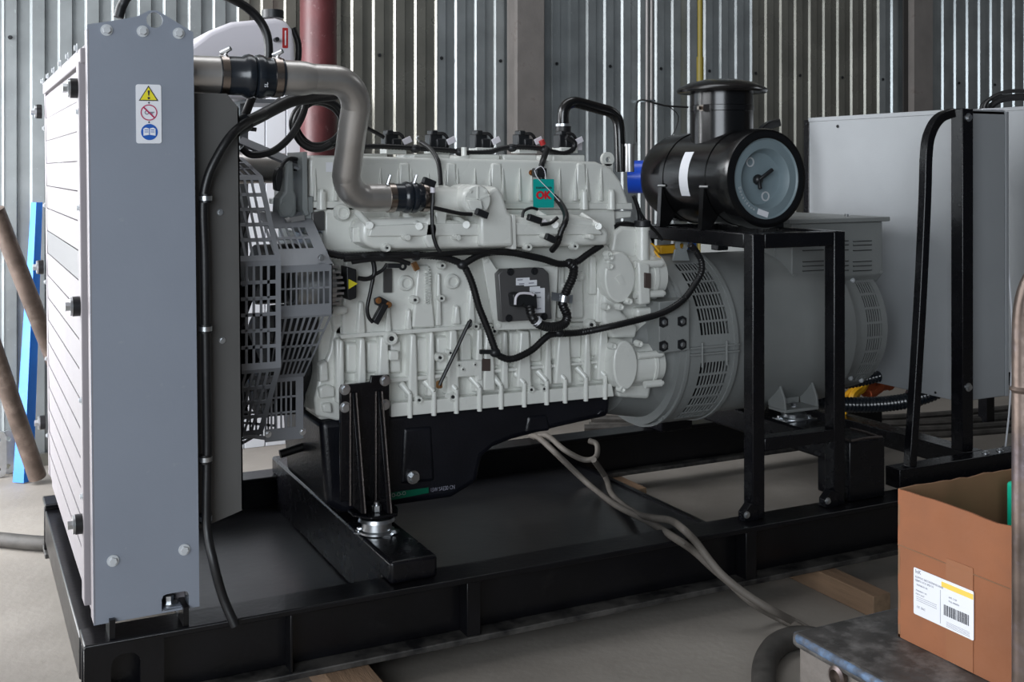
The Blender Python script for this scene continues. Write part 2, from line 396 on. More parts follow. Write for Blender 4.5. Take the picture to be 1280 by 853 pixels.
# conduits
pr = thing('wall_conduit', 'pair of thin grey conduits running up the wall beside the yellow pipe', 'conduit', (aY(812, 100, 5.97).x, 5.97, 0))
for px in (808, 813.5): b = MB(); c = aY(px, 100, 5.97); b.cyl((c.x, 5.97, .3), (c.x + .01, 5.97, 5), .010, n=10); b.build('pipe', 'conduit', pr)
for zz in (1.9, 2.6): b = MB(); c = aY(811, 0, 5.97); b.box((c.x - .03, 5.955, zz), (c.x + .04, 6.02, zz + .012)); b.build('clip', 'zinc', pr)
c = aY(875, 100, 5.96); b = MB(); b.cyl((c.x, 5.96, .2), (c.x, 5.96, 5), .017, n=14); b.cyl((c.x, 5.96, 2.02), (c.x, 5.96, 2.2), .023, n=14)
b.build('yellow_wall_pipe', 'yellow_pipe', label='yellow gas pipe on the wall above the air filter cap', cat='pipe')
# wall cable near filter
b = MB(); b.tube([aY(795, 178, 5.99), aY(795, 135, 5.99), aY(803, 125, 5.95), aY(830, 132, 5.9), aY(860, 134, 5.9)], .006)
b.tube([aY(836, 133, 5.9), aY(848, 145, 5.93), aY(843, 165, 5.97), aY(832, 176, 5.99)], .003)
b.build('wall_cable', 'rubber', label='thin black cable looped on the wall left of the filter cap', cat='cable')

# white ribbed panels standing behind the engine front
wp = thing('white_panel_stack', 'white grooved wall panels standing upright behind the radiator', 'panel', (1.2, 5.9, 0))
xw = .70
while xw < 1.70:
    b = MB(); b.prism([(xw + .004, 5.90), (xw + .106, 5.90), (xw + .110, 5.908), (xw + .110, 5.95), (xw, 5.95), (xw, 5.908)], 'z', .002, 1.90)
    b.build('panel', 'white_panel', wp); xw += .112
# left: leaning things
def aYp(px, py, Y): return aY(px, py, Y)
b = MB(); b.cyl(aY(-6, 262, 5.55), aY(70, 455, 5.75), .040, n=18)
b.build('leaning_pipe', 'rust', label='upper rusty pipe leaning behind the radiator at the left edge', cat='pipe')
b = MB(); p1 = aZ(47, 597, .03); p0 = aY(-30, 372, 5.5); b.cyl(p0, p1, .040, n=18)
b.build('leaning_pipe', 'rust', label='lower dirty pipe leaning with its foot on the floor at the left edge', cat='pipe')
b = MB()
t0, t1 = aY(45, 253, 5.97), aZ(26, 602, .005)
for dx0, dx1 in ((0, .012),):
    a = t0; c = t1
    w = .055
    b.loft([a + Vector((-.022, -.0, 0)), a + Vector((.0, -.02, 0)), a + Vector((.03, 0, 0)), a + Vector((0, -.022, 0))],
           [c + Vector((-.035, 0, 0)), c + Vector((.01, -.04, 0)), c + Vector((.055, 0, 0)), c + Vector((.01, -.04, 0))])
b.build('blue_angle_bar', 'blue_paint', smooth=False, label='bright blue folded steel bar leaning upright on the wall', cat='bar')
def eye_link(px, py, Y, sc, label):
    q = aY(px, py, Y); h = q.z
    lp = rrect(-.042 * sc, 0, .042 * sc, .26 * sc, .041 * sc, 6)
    return sheet('link_plate', [lp, circ(0, .045 * sc, .012, 14), circ(0, .21 * sc, .012, 14)], .014, 'zinc', None, FACE_NY, (q.x, Y, .003), label=label, cat='bracket', group=None)
eye_link(-2, 560, 5.86, .85, 'galvanised link plate cut by the left picture edge')
eye_link(10, 560, 5.92, .80, 'galvanised link plate standing beside the blue bar foot')

# ================================================================== SKID BASE
sk = thing('skid_base', 'long black steel skid frame carrying the generator set', 'frame', (2.0, 3.7, .075))
RY0, RY1, ZB, ZT = 3.0, 4.45, .075, .27
XL, XR = .295, 4.35
def i_rail(y_out, sgn, name):
    b = MB(); y_in = y_out + sgn * .12; ym = y_out + sgn * .062
    b.box((XL, y_out, ZT - .018), (XR, y_in, ZT)); b.box((XL, ym, ZB + .018), (XR, ym + sgn * .012, ZT - .018))
    o = b.build(name, 'black_skid', sk, bevel=.004)
    b = MB(); b.box((XL, y_out, ZB), (XR, y_in, ZB + .018)); b.build('lower_flange', 'dusty_skid', o, bevel=.003)
    return o
rail = i_rail(RY0, 1, 'side_rail'); i_rail(RY1, -1, 'side_rail')
for px in (363, 590, 936):
    x = aY(px, 700, RY0 + .02).x; w = .004 if px == 363 else .022
    b = MB(); b.box((x - w, RY0 + .006, ZB + .018), (x + w, RY0 + .06, ZT - .018)); b.build('stiffener', 'black_skid', rail, bevel=.002)
# end plate with forklift hole
x1 = aY(205, 800, RY0).x
hx0, hx1 = aY(139, 830, RY0 - .004).x, aY(176, 830, RY0 - .004).x
hz = aY(150, 819, RY0 - .004).z
sheet('end_plate', [[(XL, ZB), (x1, ZB), (x1, ZT - .006), (XL, ZT - .006)], rrect(hx0, hz - .115, hx1, hz, .030, 6)], .010, 'black_skid', sk, FACE_NY, (0, RY0 + .004, 0))
b = MB(); b.box((XL, RY0 + .12, .135), (XL + .062, RY1 - .12, .25)); b.box((XL - .0, RY0 + .12, .20), (XL + .09, RY1 - .12, .212)); b.build('cross_beam', 'black_skid', sk, bevel=.005)
# front cross beam (engine), raised rear cross beam (alternator), cabinet beam
b = MB(); b.box((1.129, 3.045, ZT), (1.276, RY1 - .06, ZT + .066)); b.box((1.132, RY0 + .121, .142), (1.273, RY1 - .121, ZT + .03)); fbeam = b.build('cross_beam', 'black', sk, bevel=.010, seg=3)
b = MB(); b.box((2.885, RY0 + .16, .395), (3.055, RY1 - .06, .485)); b.build('cross_beam', 'black', sk, bevel=.008)
b = MB(); b.box((2.89, RY0 + .065, ZT), (3.06, RY0 + .235, .487)); b.build('beam_stub', 'black', sk, bevel=.006)
b = MB(); b.box((2.89, RY1 - .19, ZT), (3.06, RY1 - .03, .487)); b.build('beam_stub', 'black', sk, bevel=.006)
for xx in (2.90, 3.04):
    b = MB(); b.tube([(xx, 3.08, .489), (xx + .004, 3.15, .491), (xx, 3.22, .489)], .005, n=6); b.build('weld_bead', 'weld', sk)
b = MB(); b.tube([(2.9, 3.07, .489), (2.97, 3.072, .492), (3.05, 3.07, .489)], .005, n=6); b.build('weld_bead', 'weld', sk)
b = MB(); b.box((.60, RY0 + .076, .132), (2.51, RY1 - .076, .142)); tr = b.build('drip_tray', 'tray', sk)
b = MB(); b.box((2.505, RY0 + .08, .10), (2.525, RY1 - .08, .15)); b.build('tray_lip', 'black_skid', sk)
# weld marks on the rail top
for px0, px1, y0, y1 in ((640, 690, 707, 697),):
    pass
# radiator feet
for px in (140, 232):
    x = aY(px, 790, RY0 + .02).x
    b = MB(); b.box((x - .007, RY0 + .012, ZT), (x + .007, RY0 + .09, ZT + .05)); b.build('foot_gusset', 'black_skid', sk)

# timbers
def timber(x0, x1, y0, y1, label, h=ZB - .001):
    b = MB(); b.box((x0, y0, .001), (x1, y1, h)); o = b.build('timber_block', 'wood', bevel=.003, label=label, cat='timber')
    e = MB(); e.box((x0 + .002, y0 - .001, .003), (x1 - .002, y0, h - .002)); e.build('end_grain', 'wood_end', o); return o
c = aZ(1113, 741, ZB); timber(c.x - .075, c.x, c.y, c.y + .75, 'timber block sticking out under the skid beside the worn metal cart')
c = aZ(806, 610, ZB); timber(c.x - .09, c.x + .01, c.y, 5.0, 'short timber block under the far rail behind the hanging cables')
c = aZ(480, 853, ZB); timber(c.x - .13, c.x + .0, 2.82, 3.5, 'timber block under the near rail at the bottom of the picture')

# ================================================================== RADIATOR
RY = 3.03; RX0, RX1 = .321, .585; RZ0, RZ1 = .308, 1.841
rad = thing('radiator', 'tall grey radiator with white slatted front and warning sticker', 'radiator', (RX0, 3.7, RZ0))
P0 = lambda px, py: aY(px, py, RY)
# side plate, local coordinates = world X,Z
def LX(px, py):
    q = aY(px, py, RY); return (q.x + (q.z - RZ0) * .0105, q.z)
out = [(RX0, RZ0), (RX1, RZ0 + .004)] + [(RX1, LX(243, 41)[1]), LX(228, 33)]
out = [(RX0, RZ0), (RX1, RZ0), (RX1, LX(243, 42)[1]), LX(232, 36), LX(203, 18), LX(196, 14), LX(186, 14), LX(172, 21), LX(150, 25), (RX0, LX(113, 31)[1])]
hc = LX(193, 26); n0 = LX(202, 765); n1 = LX(236, 739)
opening = [(n0[0], n0[1]), (n1[0], n0[1]), (n1[0], n1[1] - .012), (n1[0] - .004, n1[1] - .003), (n1[0] - .012, n1[1]), (n0[0] + .012, n1[1]), (n0[0] + .004, n1[1] - .003), (n0[0], n1[1] - .012)]
sidep = sheet('side_plate', [out, circ(hc[0], hc[1], .0205, 24), opening], .006, 'rad_grey', rad, FACE_NY, (0, RY, 0))
b = MB(); b.box((RX0, RY - .003, RZ0), (RX0 + .006, RY + .06, 1.83)); b.build('side_lip', 'rad_front', rad, bevel=.002)
b = MB(); b.box((RX1 - .005, RY + .003, RZ0), (RX1, RY + .06, 1.80)); b.build('side_lip', 'rad_grey', rad)
b = MB(); b.box((RX0 + .01, RY + .06, RZ0 + .1), (RX1 - .02, RY + .065, 1.78)); b.box((RX0 + .01, RY + .01, RZ0), (RX1 - .005, RY + .08, RZ0 + .006)); b.build('inner_channel', 'rad_grey', rad)
nb = LX(214, 757); b = MB(); b.cyl((nb[0], RY + .035, RZ0 + .006), (nb[0], RY + .035, RZ0 + .030), .012, n=6); b.cyl((nb[0], RY + .035, RZ0 + .006), (nb[0], RY + .035, RZ0 + .012), .022, n=20); b.build('nut', 'zinc', rad)
for px, py in ((133, 38), (178, 40), (223, 43), (141, 701), (230, 688)):
    x, z = LX(px, py); bolt('bolt_white', (x, RY - .003, z), rad)
# front face
b = MB(); FYF = 4.42
b.box((RX0 + .004, RY + .06, RZ0), (RX0 + .24, FYF, RZ0 + .05)); b.box((RX0 + .004, RY + .06, 1.74), (RX0 + .24, FYF, 1.80)); b.box((RX0 + .05, RY + .06, RZ0 + .05), (RX0 + .24, FYF, 1.74))
b.build('core_frame', 'rad_front', rad, bevel=.004)
b = MB(); b.box((RX0 - .016, RY + .06, RZ0 + .03), (RX0 + .02, RY + .12, 1.75)); b.build('front_post', 'rad_front', rad, bevel=.003)
b = MB(); b.box((RX0 - .008, FYF - .04, RZ0 + .05), (RX0 + .02, FYF, 1.75)); b.build('front_post', 'rad_front', rad, bevel=.003)
nst = 17; zb, zt = RZ0 + .05, 1.735; hh = (zt - zb) / nst
for i in range(nst):
    if i == 10: mt_ = 'rad_band'
    else: mt_ = 'rad_front'
    z = zb + i * hh
    b = MB(); b.prism([(RX0 - .004, z + .0015), (RX0 + .01, z + .0015), (RX0 + .01, z + hh - .001), (RX0 - .006, z + hh - .001)], 'y', RY + .12, FYF - .04)
    b.build('front_slat', mt_, rad, label='bare metal slat' if i == 10 else None)
b = MB(); b.box((RX0 - .012, RY + .055, 1.745), (RX0 + .01, FYF, 1.785)); b.build('top_strip', 'rad_front', rad, bevel=.003)
for i in range(6): bolt('bolt_white', (RX0 - .012, RY + .12 + i * .25, 1.79), rad, ROT_NX, .8)
for py, z in ((118, 0), (370, 0), (622, 0)):
    zz = aX(100, py, RX0).z
    for y in (RY + .09, FYF + .012):
        b = MB(); b.cyl((RX0 - .016, y, zz), (RX0 - .034, y, zz), .026, n=20); k1 = b.build('rubber_buffer', 'rubber', rad)
        b = MB(); b.cyl((RX0 - .034, y, zz), (RX0 - .040, y, zz), .024, n=20); b.cyl((RX0 - .04, y, zz), (RX0 - .052, y, zz), .012, n=6); b.build('bolt_head', 'zinc', k1)
for i in range(5):
    bolt('bolt_white', (RX0 - .016, RY + .075, .62 + i * .25), rad, ROT_NX, .6); bolt('bolt_white', (RX0 - .01, FYF - .01, .5 + i * .28), rad, ROT_NX, .6)
# rear shroud
SY = 3.09; SX = aY(305, 400, SY).x
zc = aY(300, 640, SY).z
pts = [(RX1 - .01, aY(252, 652, SY).z - .03), (SX, zc), (SX, aY(300, 137, SY).z), (aY(290, 120, SY).x, aY(290, 119, SY).z), (RX1 - .01, aY(290, 119, SY).z)]
b = MB(); b.prism(pts, 'y', SY, SY + .004); q_far = MB(); q_far.prism([(p[0], p[1]) for p in pts], 'y', 4.36, 4.364); q_far.box((SX - .004, 4.11, zc), (SX, 4.3645, pts[2][1])); q_far.build('fan_shroud', 'shroud', rad)
b.box((SX - .004, SY, zc), (SX, SY + .25, pts[2][1]))
b.build('fan_shroud', 'shroud', rad)
for px, py in ((280, 267), (281, 427)):
    q = aY(px, py, SY); bolt('guard', (q.x, SY - .001, q.z), rad, sc=.9)
b = MB(); b.box((RX0 + .24, RY + .07, RZ0 + .02), (RX1 - .008, FYF - .02, 1.74)); b.build('cooling_core', 'inside', rad)
# top tank
b = MB(); b.box((RX0 + .02, RY + .07, 1.78), (RX1 - .03, FYF - .03, 1.79)); b.build('top_plate', 'rad_grey', rad)
# sticker
s0 = LX(170, 180); s1 = LX(201, 107)
SYF = RY - .0045
stk = sheet('warning_sticker', [rrect(s0[0], s0[1], s1[0], s1[1], .006)], .001, 'paper', rad, FACE_NY, (0, SYF, 0), label='white warning sticker with three signs')
sw = s1[0] - s0[0]; mx_ = (s0[0] + s1[0]) / 2
def SP(u, v): return (s0[0] + (u - 95) / 315 * sw, s1[1] - (v - 65) / 735 * (s1[1] - s0[1]))
y_ = SYF - .001
tri = [SP(130, 270), SP(375, 270), SP(252, 78)]; sheet('sign_border', [tri], .0006, 'dark_ink', stk, FACE_NY, (0, y_, 0))
sheet('sign_triangle', [[SP(150, 258), SP(352, 258), SP(252, 100)]], .0006, 'yellow', stk, FACE_NY, (0, y_ - .0006, 0))
sheet('exclamation_mark', [[SP(240, 140), SP(268, 140), SP(260, 205), SP(247, 205)]], .0006, 'dark_ink', stk, FACE_NY, (0, y_ - .0012, 0))
q = SP(254, 235)
sheet('exclamation_dot', [circ(q[0], q[1], .0032, 12)], .0006, 'dark_ink', stk, FACE_NY, (0, y_ - .0012, 0))
for v in (293, 535): q = SP(255, v); sheet('arrow_dot', [circ(q[0], q[1], .0028, 4)], .0006, 'dark_ink', stk, FACE_NY, (0, y_, 0))
q = SP(255, 415); R_ = sw * .33
sheet('prohibition_ring', [circ(q[0], q[1], R_, 32), circ(q[0], q[1], R_ * .87, 32)], .0006, 'magenta', stk, FACE_NY, (0, y_, 0))
sheet('prohibition_bar', [[(q[0] - R_ * .75, q[1] + R_ * .62), (q[0] - R_ * .62, q[1] + R_ * .75), (q[0] + R_ * .75, q[1] - R_ * .62), (q[0] + R_ * .62, q[1] - R_ * .75)]], .0006, 'magenta', stk, FACE_NY, (0, y_ - .0006, 0))
sheet('fan_symbol', [circ(q[0] - R_ * .25, q[1], R_ * .28, 12), circ(q[0] - R_ * .25, q[1], R_ * .16, 12)], .0006, 'grey_ink', stk, FACE_NY, (0, y_, 0))
sheet('hand_symbol', [[(q[0] + R_ * .0, q[1] + R_ * .1), (q[0] + R_ * .65, q[1] + R_ * .1), (q[0] + R_ * .65, q[1]), (q[0] + R_ * .35, q[1] - .1 * R_), (q[0] + R_ * .55, q[1] - R_ * .2), (q[0] + .1 * R_, q[1] - R_ * .25)]], .0006, 'grey_ink', stk, FACE_NY, (0, y_, 0))
q = SP(258, 658)
sheet('mandatory_disc', [circ(q[0], q[1], R_, 32)], .0006, 'sign_blue', stk, FACE_NY, (0, y_, 0))
for sgn in (-1, 1):
    sheet('book_page', [[(q[0] + sgn * R_ * .05, q[1] - R_ * .35), (q[0] + sgn * R_ * .72, q[1] - R_ * .45), (q[0] + sgn * R_ * .72, q[1] + R_ * .4), (q[0] + sgn * R_ * .45, q[1] + R_ * .55), (q[0] + sgn * R_ * .05, q[1] + R_ * .45)]], .0006, 'paper', stk, FACE_NY, (0, y_ - .0006, 0))
    for k in range(2): sheet('book_line', [[(q[0] + sgn * R_ * .14, q[1] + R_ * (.22 - k * .25)), (q[0] + sgn * R_ * .58, q[1] + R_ * (.22 - k * .25)), (q[0] + sgn * R_ * .58, q[1] + R_ * (.30 - k * .25)), (q[0] + sgn * R_ * .14, q[1] + R_ * (.3 - k * .25))]], .0006, 'sign_blue', stk, FACE_NY, (0, y_ - .0012, 0))
rad.rotation_euler = (0, -.0105, 0)

# white coolant tank behind
tk = thing('coolant_tank', 'white translucent plastic coolant tank behind the radiator top', 'tank', tuple(aY(300, 125, 4.05)))
Yt = 4.0
prof = [(232, 60), (262, 38), (290, 27), (345, 22), (358, 26), (366, 36), (369, 55), (370, 75), (366, 95), (355, 118), (320, 124), (232, 124)]
b = MB(); b.relief(prof, Yt, .32); tb = b.build('tank_body', 'white_plastic', tk, bevel=.02, seg=4)
b = MB(); q = aY(341, 23, Yt + .12); b.cyl(q, q + Vector((0, 0, .03)), .040, n=20); b.build('filler_cap', 'plastic', tk)
p = lambda x, y: aY(x, y, Yt - .001)
a0, a1 = p(353, 60), p(360, 35)
sheet('label', [rrect(a0.x, a0.z, a1.x, a1.z, .003)], .001, 'red_cap', tk, FACE_NY, (0, Yt - .001, 0), label='small red label')
sheet('label_print', [[((a0.x + a1.x) / 2 - .002, a0.z + .01), ((a0.x + a1.x) / 2 + .003, a0.z + .01), ((a0.x + a1.x) / 2 + .003, a1.z - .01), ((a0.x + a1.x) / 2 - .002, a1.z - .01)]], .001, 'paper', tk, FACE_NY, (0, Yt - .002, 0))
b = MB(); q = p(344, 50); b.cyl(q, q + Vector((0, -.03, 0)), .008, n=10); b.build('nipple', 'plastic', tk)
b = MB(); b.box((aY(300, 0, 4.1).x, 4.02, 1.71), (aY(372, 0, 4.1).x, 4.3, 1.725)); b.box((aY(300, 0, 4.1).x, 4.10, .6), (aY(300, 0, 4.1).x + .03, 4.14, 1.71)); b.build('tank_bracket', 'guard', tk)
b = MB(); b.tube([aY(366, 35, 4.1), aY(373, 55, 4.1), aY(372, 80, 4.1), aY(366, 100, 4.1)], .012); b.build('strap', 'rubber', tk)

# ================================================================== FAN GUARD (octagonal drum) and BELT GUARD
fg = thing('fan_guard', 'octagonal slotted steel guard around the fan, beside the radiator', 'guard', (.79, 3.75, .3))
xa, xb = SX + .004, .850
oct_ = [(3.70, 1.515), (3.415, 1.45), (3.2, 1.208), (3.2, .896), (3.415, .66), (3.70, .56)]
mir = [(7.5 - y, z) for y, z in oct_[1:-1]][::-1]
ring = oct_ + [(7.5 - 3.70, .56)] + mir + [(7.5 - 3.70, 1.515)]
rws = [3, 5, 6, 4, 3]
for i in range(5):
    (ya, za), (yb, zb_) = ring[i], ring[i + 1]
    b = MB(); b.grid_panel([(xa, yb, zb_), (xb, yb, zb_), (xb, ya, za), (xa, ya, za)], rws[i], 5, .003, .05, .06, .06, .12)
    b.build('slotted_panel', 'guard', fg)
for i in range(6, len(ring) - 1):
    (ya, za), (yb, zb_) = ring[i], ring[i + 1]
    b = MB(); b.grid_panel([(xa, yb, zb_), (xb, yb, zb_), (xb, ya, za), (xa, ya, za)], 4, 5, .003, .05, .06, .06, .12); b.build('slotted_panel', 'guard', fg)
fan = thing('cooling_fan', 'dark engine cooling fan inside the octagonal guard', 'fan', (.78, 3.75, 1.03))
b = MB(); b.cyl((.74, 3.75, 1.03), (.84, 3.75, 1.03), .13, n=24); b.build('hub', 'plastic', fan, bevel=.004)
for i in range(11):
    a = 2 * PI * i / 11 + .2; u = Vector((0, math.cos(a), math.sin(a))); v = Vector((0, -math.sin(a), math.cos(a)))
    o = Vector((.79, 3.75, 1.03)); b = MB()
    q = [o + u * .1 + v * .04 + Vector((-.03, 0, 0)), o + u * .1 - v * .04 + Vector((.03, 0, 0)), o + u * .42 - v * .075 + Vector((.03, 0, 0)), o + u * .42 + v * .075 + Vector((-.03, 0, 0))]
    b.loft(q, [p_ + Vector((.004, 0, 0)) + v * .002 for p_ in q]); b.build('blade', 'plastic', fan)
bg = thing('belt_guard', 'slotted grey belt guard on the engine front, right of the fan guard', 'guard', (.93, 3.4, .64))
gx0, gx1 = .855, 1.02
YG = 3.25
z1 = aY(414, 330, YG).z; z2 = aY(414, 393, YG).z
YT = 3.48; zt_ = 1.335
b = MB(); b.grid_panel([(gx0, YG, z1), (gx1, YG, z1), (gx1 - .005, YT, zt_), (gx0, YT, zt_)], 2, 6, .003, .30, .30, .05, .22, vb=.3); b.build('slotted_panel', 'guard', bg)
b = MB(); b.grid_panel([(gx0, YG, z2), (gx1, YG, z2), (gx1, YG, z1), (gx0, YG, z1)], 2, 9, .003, .14, .22, .03, .06, vb=.3, hb=.1); b.build('slotted_panel', 'guard', bg)
z3 = .835; gx2 = .985; Y3 = 3.36
b = MB(); b.grid_panel([(gx0, Y3, z3), (gx2 - .02, Y3, z3), (gx1, YG, z2), (gx0, YG, z2)], 4, 8, .003, .03, .05, .03, .04, vb=.35, hb=.12); b.build('slotted_panel', 'guard', bg)
b = MB(); b.grid_panel([(gx0 - .01, Y3, .645), (.962, Y3, .645), (.962, Y3, z3), (gx0 - .01, Y3, z3)], 3, 6, .003, .06, .2, .03, .2, vb=.35, hb=.12); b.build('slotted_panel', 'guard', bg)
b = MB(); b.box((gx1 - .003, YG, z2), (gx1, YT, z1)); b.box((gx1 - .01, YG, z1 - .003), (gx1, YT, z1)); b.build('side_flange', 'guard', bg)
b = MB(); b.box((gx0, YT, zt_ - .003), (gx1 - .03, 3.60, zt_)); b.build('top_flange', 'guard', bg)
for px, py, Y in ((401, 322, 3.26), (378, 540, Y3), (335, 543, Y3 - .0)):
    q = aY(px, py, Y); bolt('guard', (q.x, Y - .002, q.z), bg)
# lower perforated apron
b = MB(); pa = [(300, 547), (345, 470), (345, 548)]
b.grid_panel([aY(303, 547, 3.42), aY(345, 552, 3.42), aY(345, 470, 3.42), aY(303, 470, 3.42)], 5, 5, .003, vb=.3); b.build('slotted_panel', 'guard', bg)

# ================================================================== DIESEL ENGINE
en = thing('diesel_engine', 'large white enamelled diesel engine with black oil pan', 'engine', (1.6, 3.7, .34))
YB = 3.42
ZBk = aY(489, 521, YB).z
b = MB(); b.box((1.045, 3.47, ZBk), (2.22, 3.98, 1.27))
b.build('block_core', 'engine', en, bevel=.01)
b = MB()
b.relief([(431, 318), (760, 306), (775, 330), (775, 402), (600, 405), (600, 411), (428, 421), (428, 400), (431, 330)], YB + .015, .06)
bl = b.build('engine_block', 'engine', en, bevel=.010, seg=3)
b = MB(); b.relief([(427, 421), (600, 410), (772, 400), (775, 480), (489, 506), (427, 506)], YB + .035, .05)
b.build('crankcase_panel', 'engine', bl, bevel=.006)
# ledge and bottom flange
b = MB(); b.relief([(425, 419), (586, 407), (600, 407), (600, 411), (427, 424)], YB - .004, .05); b.build('casting_ledge', 'engine', bl, bevel=.003)
b = MB(); b.relief([(427, 480), (489, 474), (600, 464), (600, 468), (489, 479), (427, 485)], YB + .003, .05); b.build('casting_ledge', 'engine', bl, bevel=.003)
b = MB(); b.relief([(489, 505), (765, 480), (768, 496), (489, 522)], YB - .008, .07); b.build('pan_flange', 'engine', bl, bevel=.003)
b = MB(); b.relief([(600, 487 - 23), (765, 450), (765, 453), (600, 468)], YB + .008, .04); b.build('casting_ledge', 'engine', bl, bevel=.002)
# bulging ribs
def rib(pts, Y, d, taper, name='casting_rib', parent=None):
    b = MB(); b.relief(pts, Y, d, taper); return b.build(name, 'engine', parent or bl, bevel=.007, seg=3)
lower = [(427, 422, 6), (453, 420, 8), (480, 418, 11), (517, 415, 8), (540, 412, 6), (567, 410, 10), (600, 408, 7), (612, 412, 10), (632, 412, 6), (656, 411, 12), (686, 411, 6), (705, 411, 14), (735, 410, 6), (755, 408, 10)]
for x, yt, wd in lower:
    yb = 521 - (x - 489) * .095 - 17
    if x < 489: yb = 505
    rib([(x - wd * .45, yt), (x + wd * .55, yt), (x + wd * .85, yb), (x - wd * .85, yb)], YB - .004, .055, .010)
for x, yt, yb, wd in ((452, 375, 420, 7), (486, 380, 418, 5), (512, 385, 415, 5), (530, 330, 412, 16), (549, 340, 410, 4), (572, 380, 408, 6), (590, 360, 406, 6)):
    rib([(x - wd * .5, yt), (x + wd * .5, yt), (x + wd * .95, yb), (x - wd * .95, yb)], YB + .0, .04, .007)
for x, yt, yb, wd in ((702, 330, 400, 8), (722, 322, 400, 14), (742, 318, 370, 8), (756, 345, 405, 18)):
    rib([(x - wd * .5, yt), (x + wd * .5, yt), (x + wd * .6, yb), (x - wd * .6, yb)], YB - .002, .04, .005)
# curved bay walls between the ribs
for x in (440, 466, 495, 528, 553, 583, 622, 644, 670, 694, 720, 745):
    yb = min(500, 521 - (x - 489) * .095 - 18); yt = 424 - (x - 427) * .07
    rib([(x - 8, yt + 3), (x + 8, yt + 3), (x + 8, yb - 30), (x - 8, yb - 30)], YB + .018, .03, .012, 'bay_panel')
# flange stud bosses
for x in (513, 543, 571, 600, 627, 656, 684, 707, 733, 757):
    y = 521 - (x - 489) * .095
    q0 = aY(x, y - 26, YB - .012); q1 = aY(x, y + 4, YB - .012)
    b = MB(); b.cyl((q0.x, YB - .008, q0.z), (q0.x, YB - .008, q1.z), .0085, n=12); b.cyl((q0.x - .02, YB + .02, q0.z + .03), (q0.x, YB - .008, q0.z - .002), .012, .0085, n=10)
    b.build('stud_boss', 'engine', bl)
# plugs, bosses
def plug(px, py, r, Y, parent, depth=.012, hole=.0, m='engine', nm='core_plug'):
    q = aY(px, py, Y); b = MB()
    b.lathe([(0.02, r * 1.15), (0, r * 1.12), (-depth * .6, r), (-depth, r * .92), (-depth, max(hole, r * .7)), (-depth + .006, max(hole * .95, r * .66)), (-depth + .006, 0)], (q.x, Y, q.z), (0, 1, 0), n=24)
    o = b.build(nm, m, parent)
    if hole:
        b = MB(); b.cyl((q.x, Y - depth + .002, q.z), (q.x, Y - depth + .0055, q.z), hole * .9, n=14); b.build('threaded_hole', 'inside', o)
    return o
plug(507, 354, .0235, YB + .012, bl); plug(565, 352, .0235, YB + .012, bl); plug(724, 345, .017, YB, bl)
for px, py, r in ((518, 375, .012), (551, 373, .011), (552, 332, .011), (549, 447, .013), (562, 441, .009), (523, 500, .012), (565, 496, .015), (594, 408, .011), (706, 358, .010), (738, 406, .017), (663, 487, .011), (679, 486, .010), (617, 414, .012), (615, 409, .008)):
    plug(px, py, r, YB - .004, bl, .012, r * .42, nm='threaded_boss')
plug(488, 423, .021, YB - .004, bl, .014, .009, nm='threaded_boss')
b = MB(); b.relief([(487, 439), (499, 439), (499, 451), (487, 451)], YB - .012, .03); b.build('square_boss', 'engine', bl, bevel=.004)
b = MB(); b.relief([(572, 452), (603, 450), (603, 476), (597, 476), (597, 470), (572, 472)], YB - .010, .03); br_ = b.build('bracket_pad', 'engine', bl, bevel=.004)
for px, py in ((574, 457), (579, 462), (594, 456)): plug(px, py, .006, YB - .012, br_, .003, .003, nm='threaded_boss')
b = MB(); b.relief([(603, 449), (613, 449), (613, 464), (603, 464)], YB - .008, .03); b.build('name_patch', 'brown_socket', bl)
b = MB(); b.relief([(480, 336), (490, 336), (490, 366), (480, 366)], YB + .004, .01); b.build('name_patch', 'label_dark', bl)
# cast number, read from the bottom up
q = aY(534, 357, YB - .001); text('cast_number', '1A000011008SS', .030, 'engine', bl, FACE_NY, (q.x, YB - .004, q.z), ext=.0035, xs=.62, bold=.0002, spin=-PI / 2)
# front end castings (left)
b = MB()
b.relief([(395, 520), (393, 500), (400, 470), (412, 440), (418, 412), (428, 400), (430, 520), (424, 527)], YB + .03, .3)
b.relief([(412, 318), (432, 318), (432, 420), (418, 420), (412, 380)], YB + .03, .3)
b.relief([(420, 424), (427, 423), (427, 505), (421, 505)], YB + .0, .1)
fc = b.build('front_gear_case', 'engine', en, bevel=.012, seg=3)
for pl in ([(399, 455), (410, 450), (412, 478), (400, 480)], [(398, 485), (408, 480), (420, 484), (420, 498), (400, 500)], [(402, 505), (415, 503), (417, 518), (404, 517)]):
    b = MB(); b.relief(pl, YB + .012, .04, .004); b.build('casting_boss', 'engine', fc, bevel=.006)
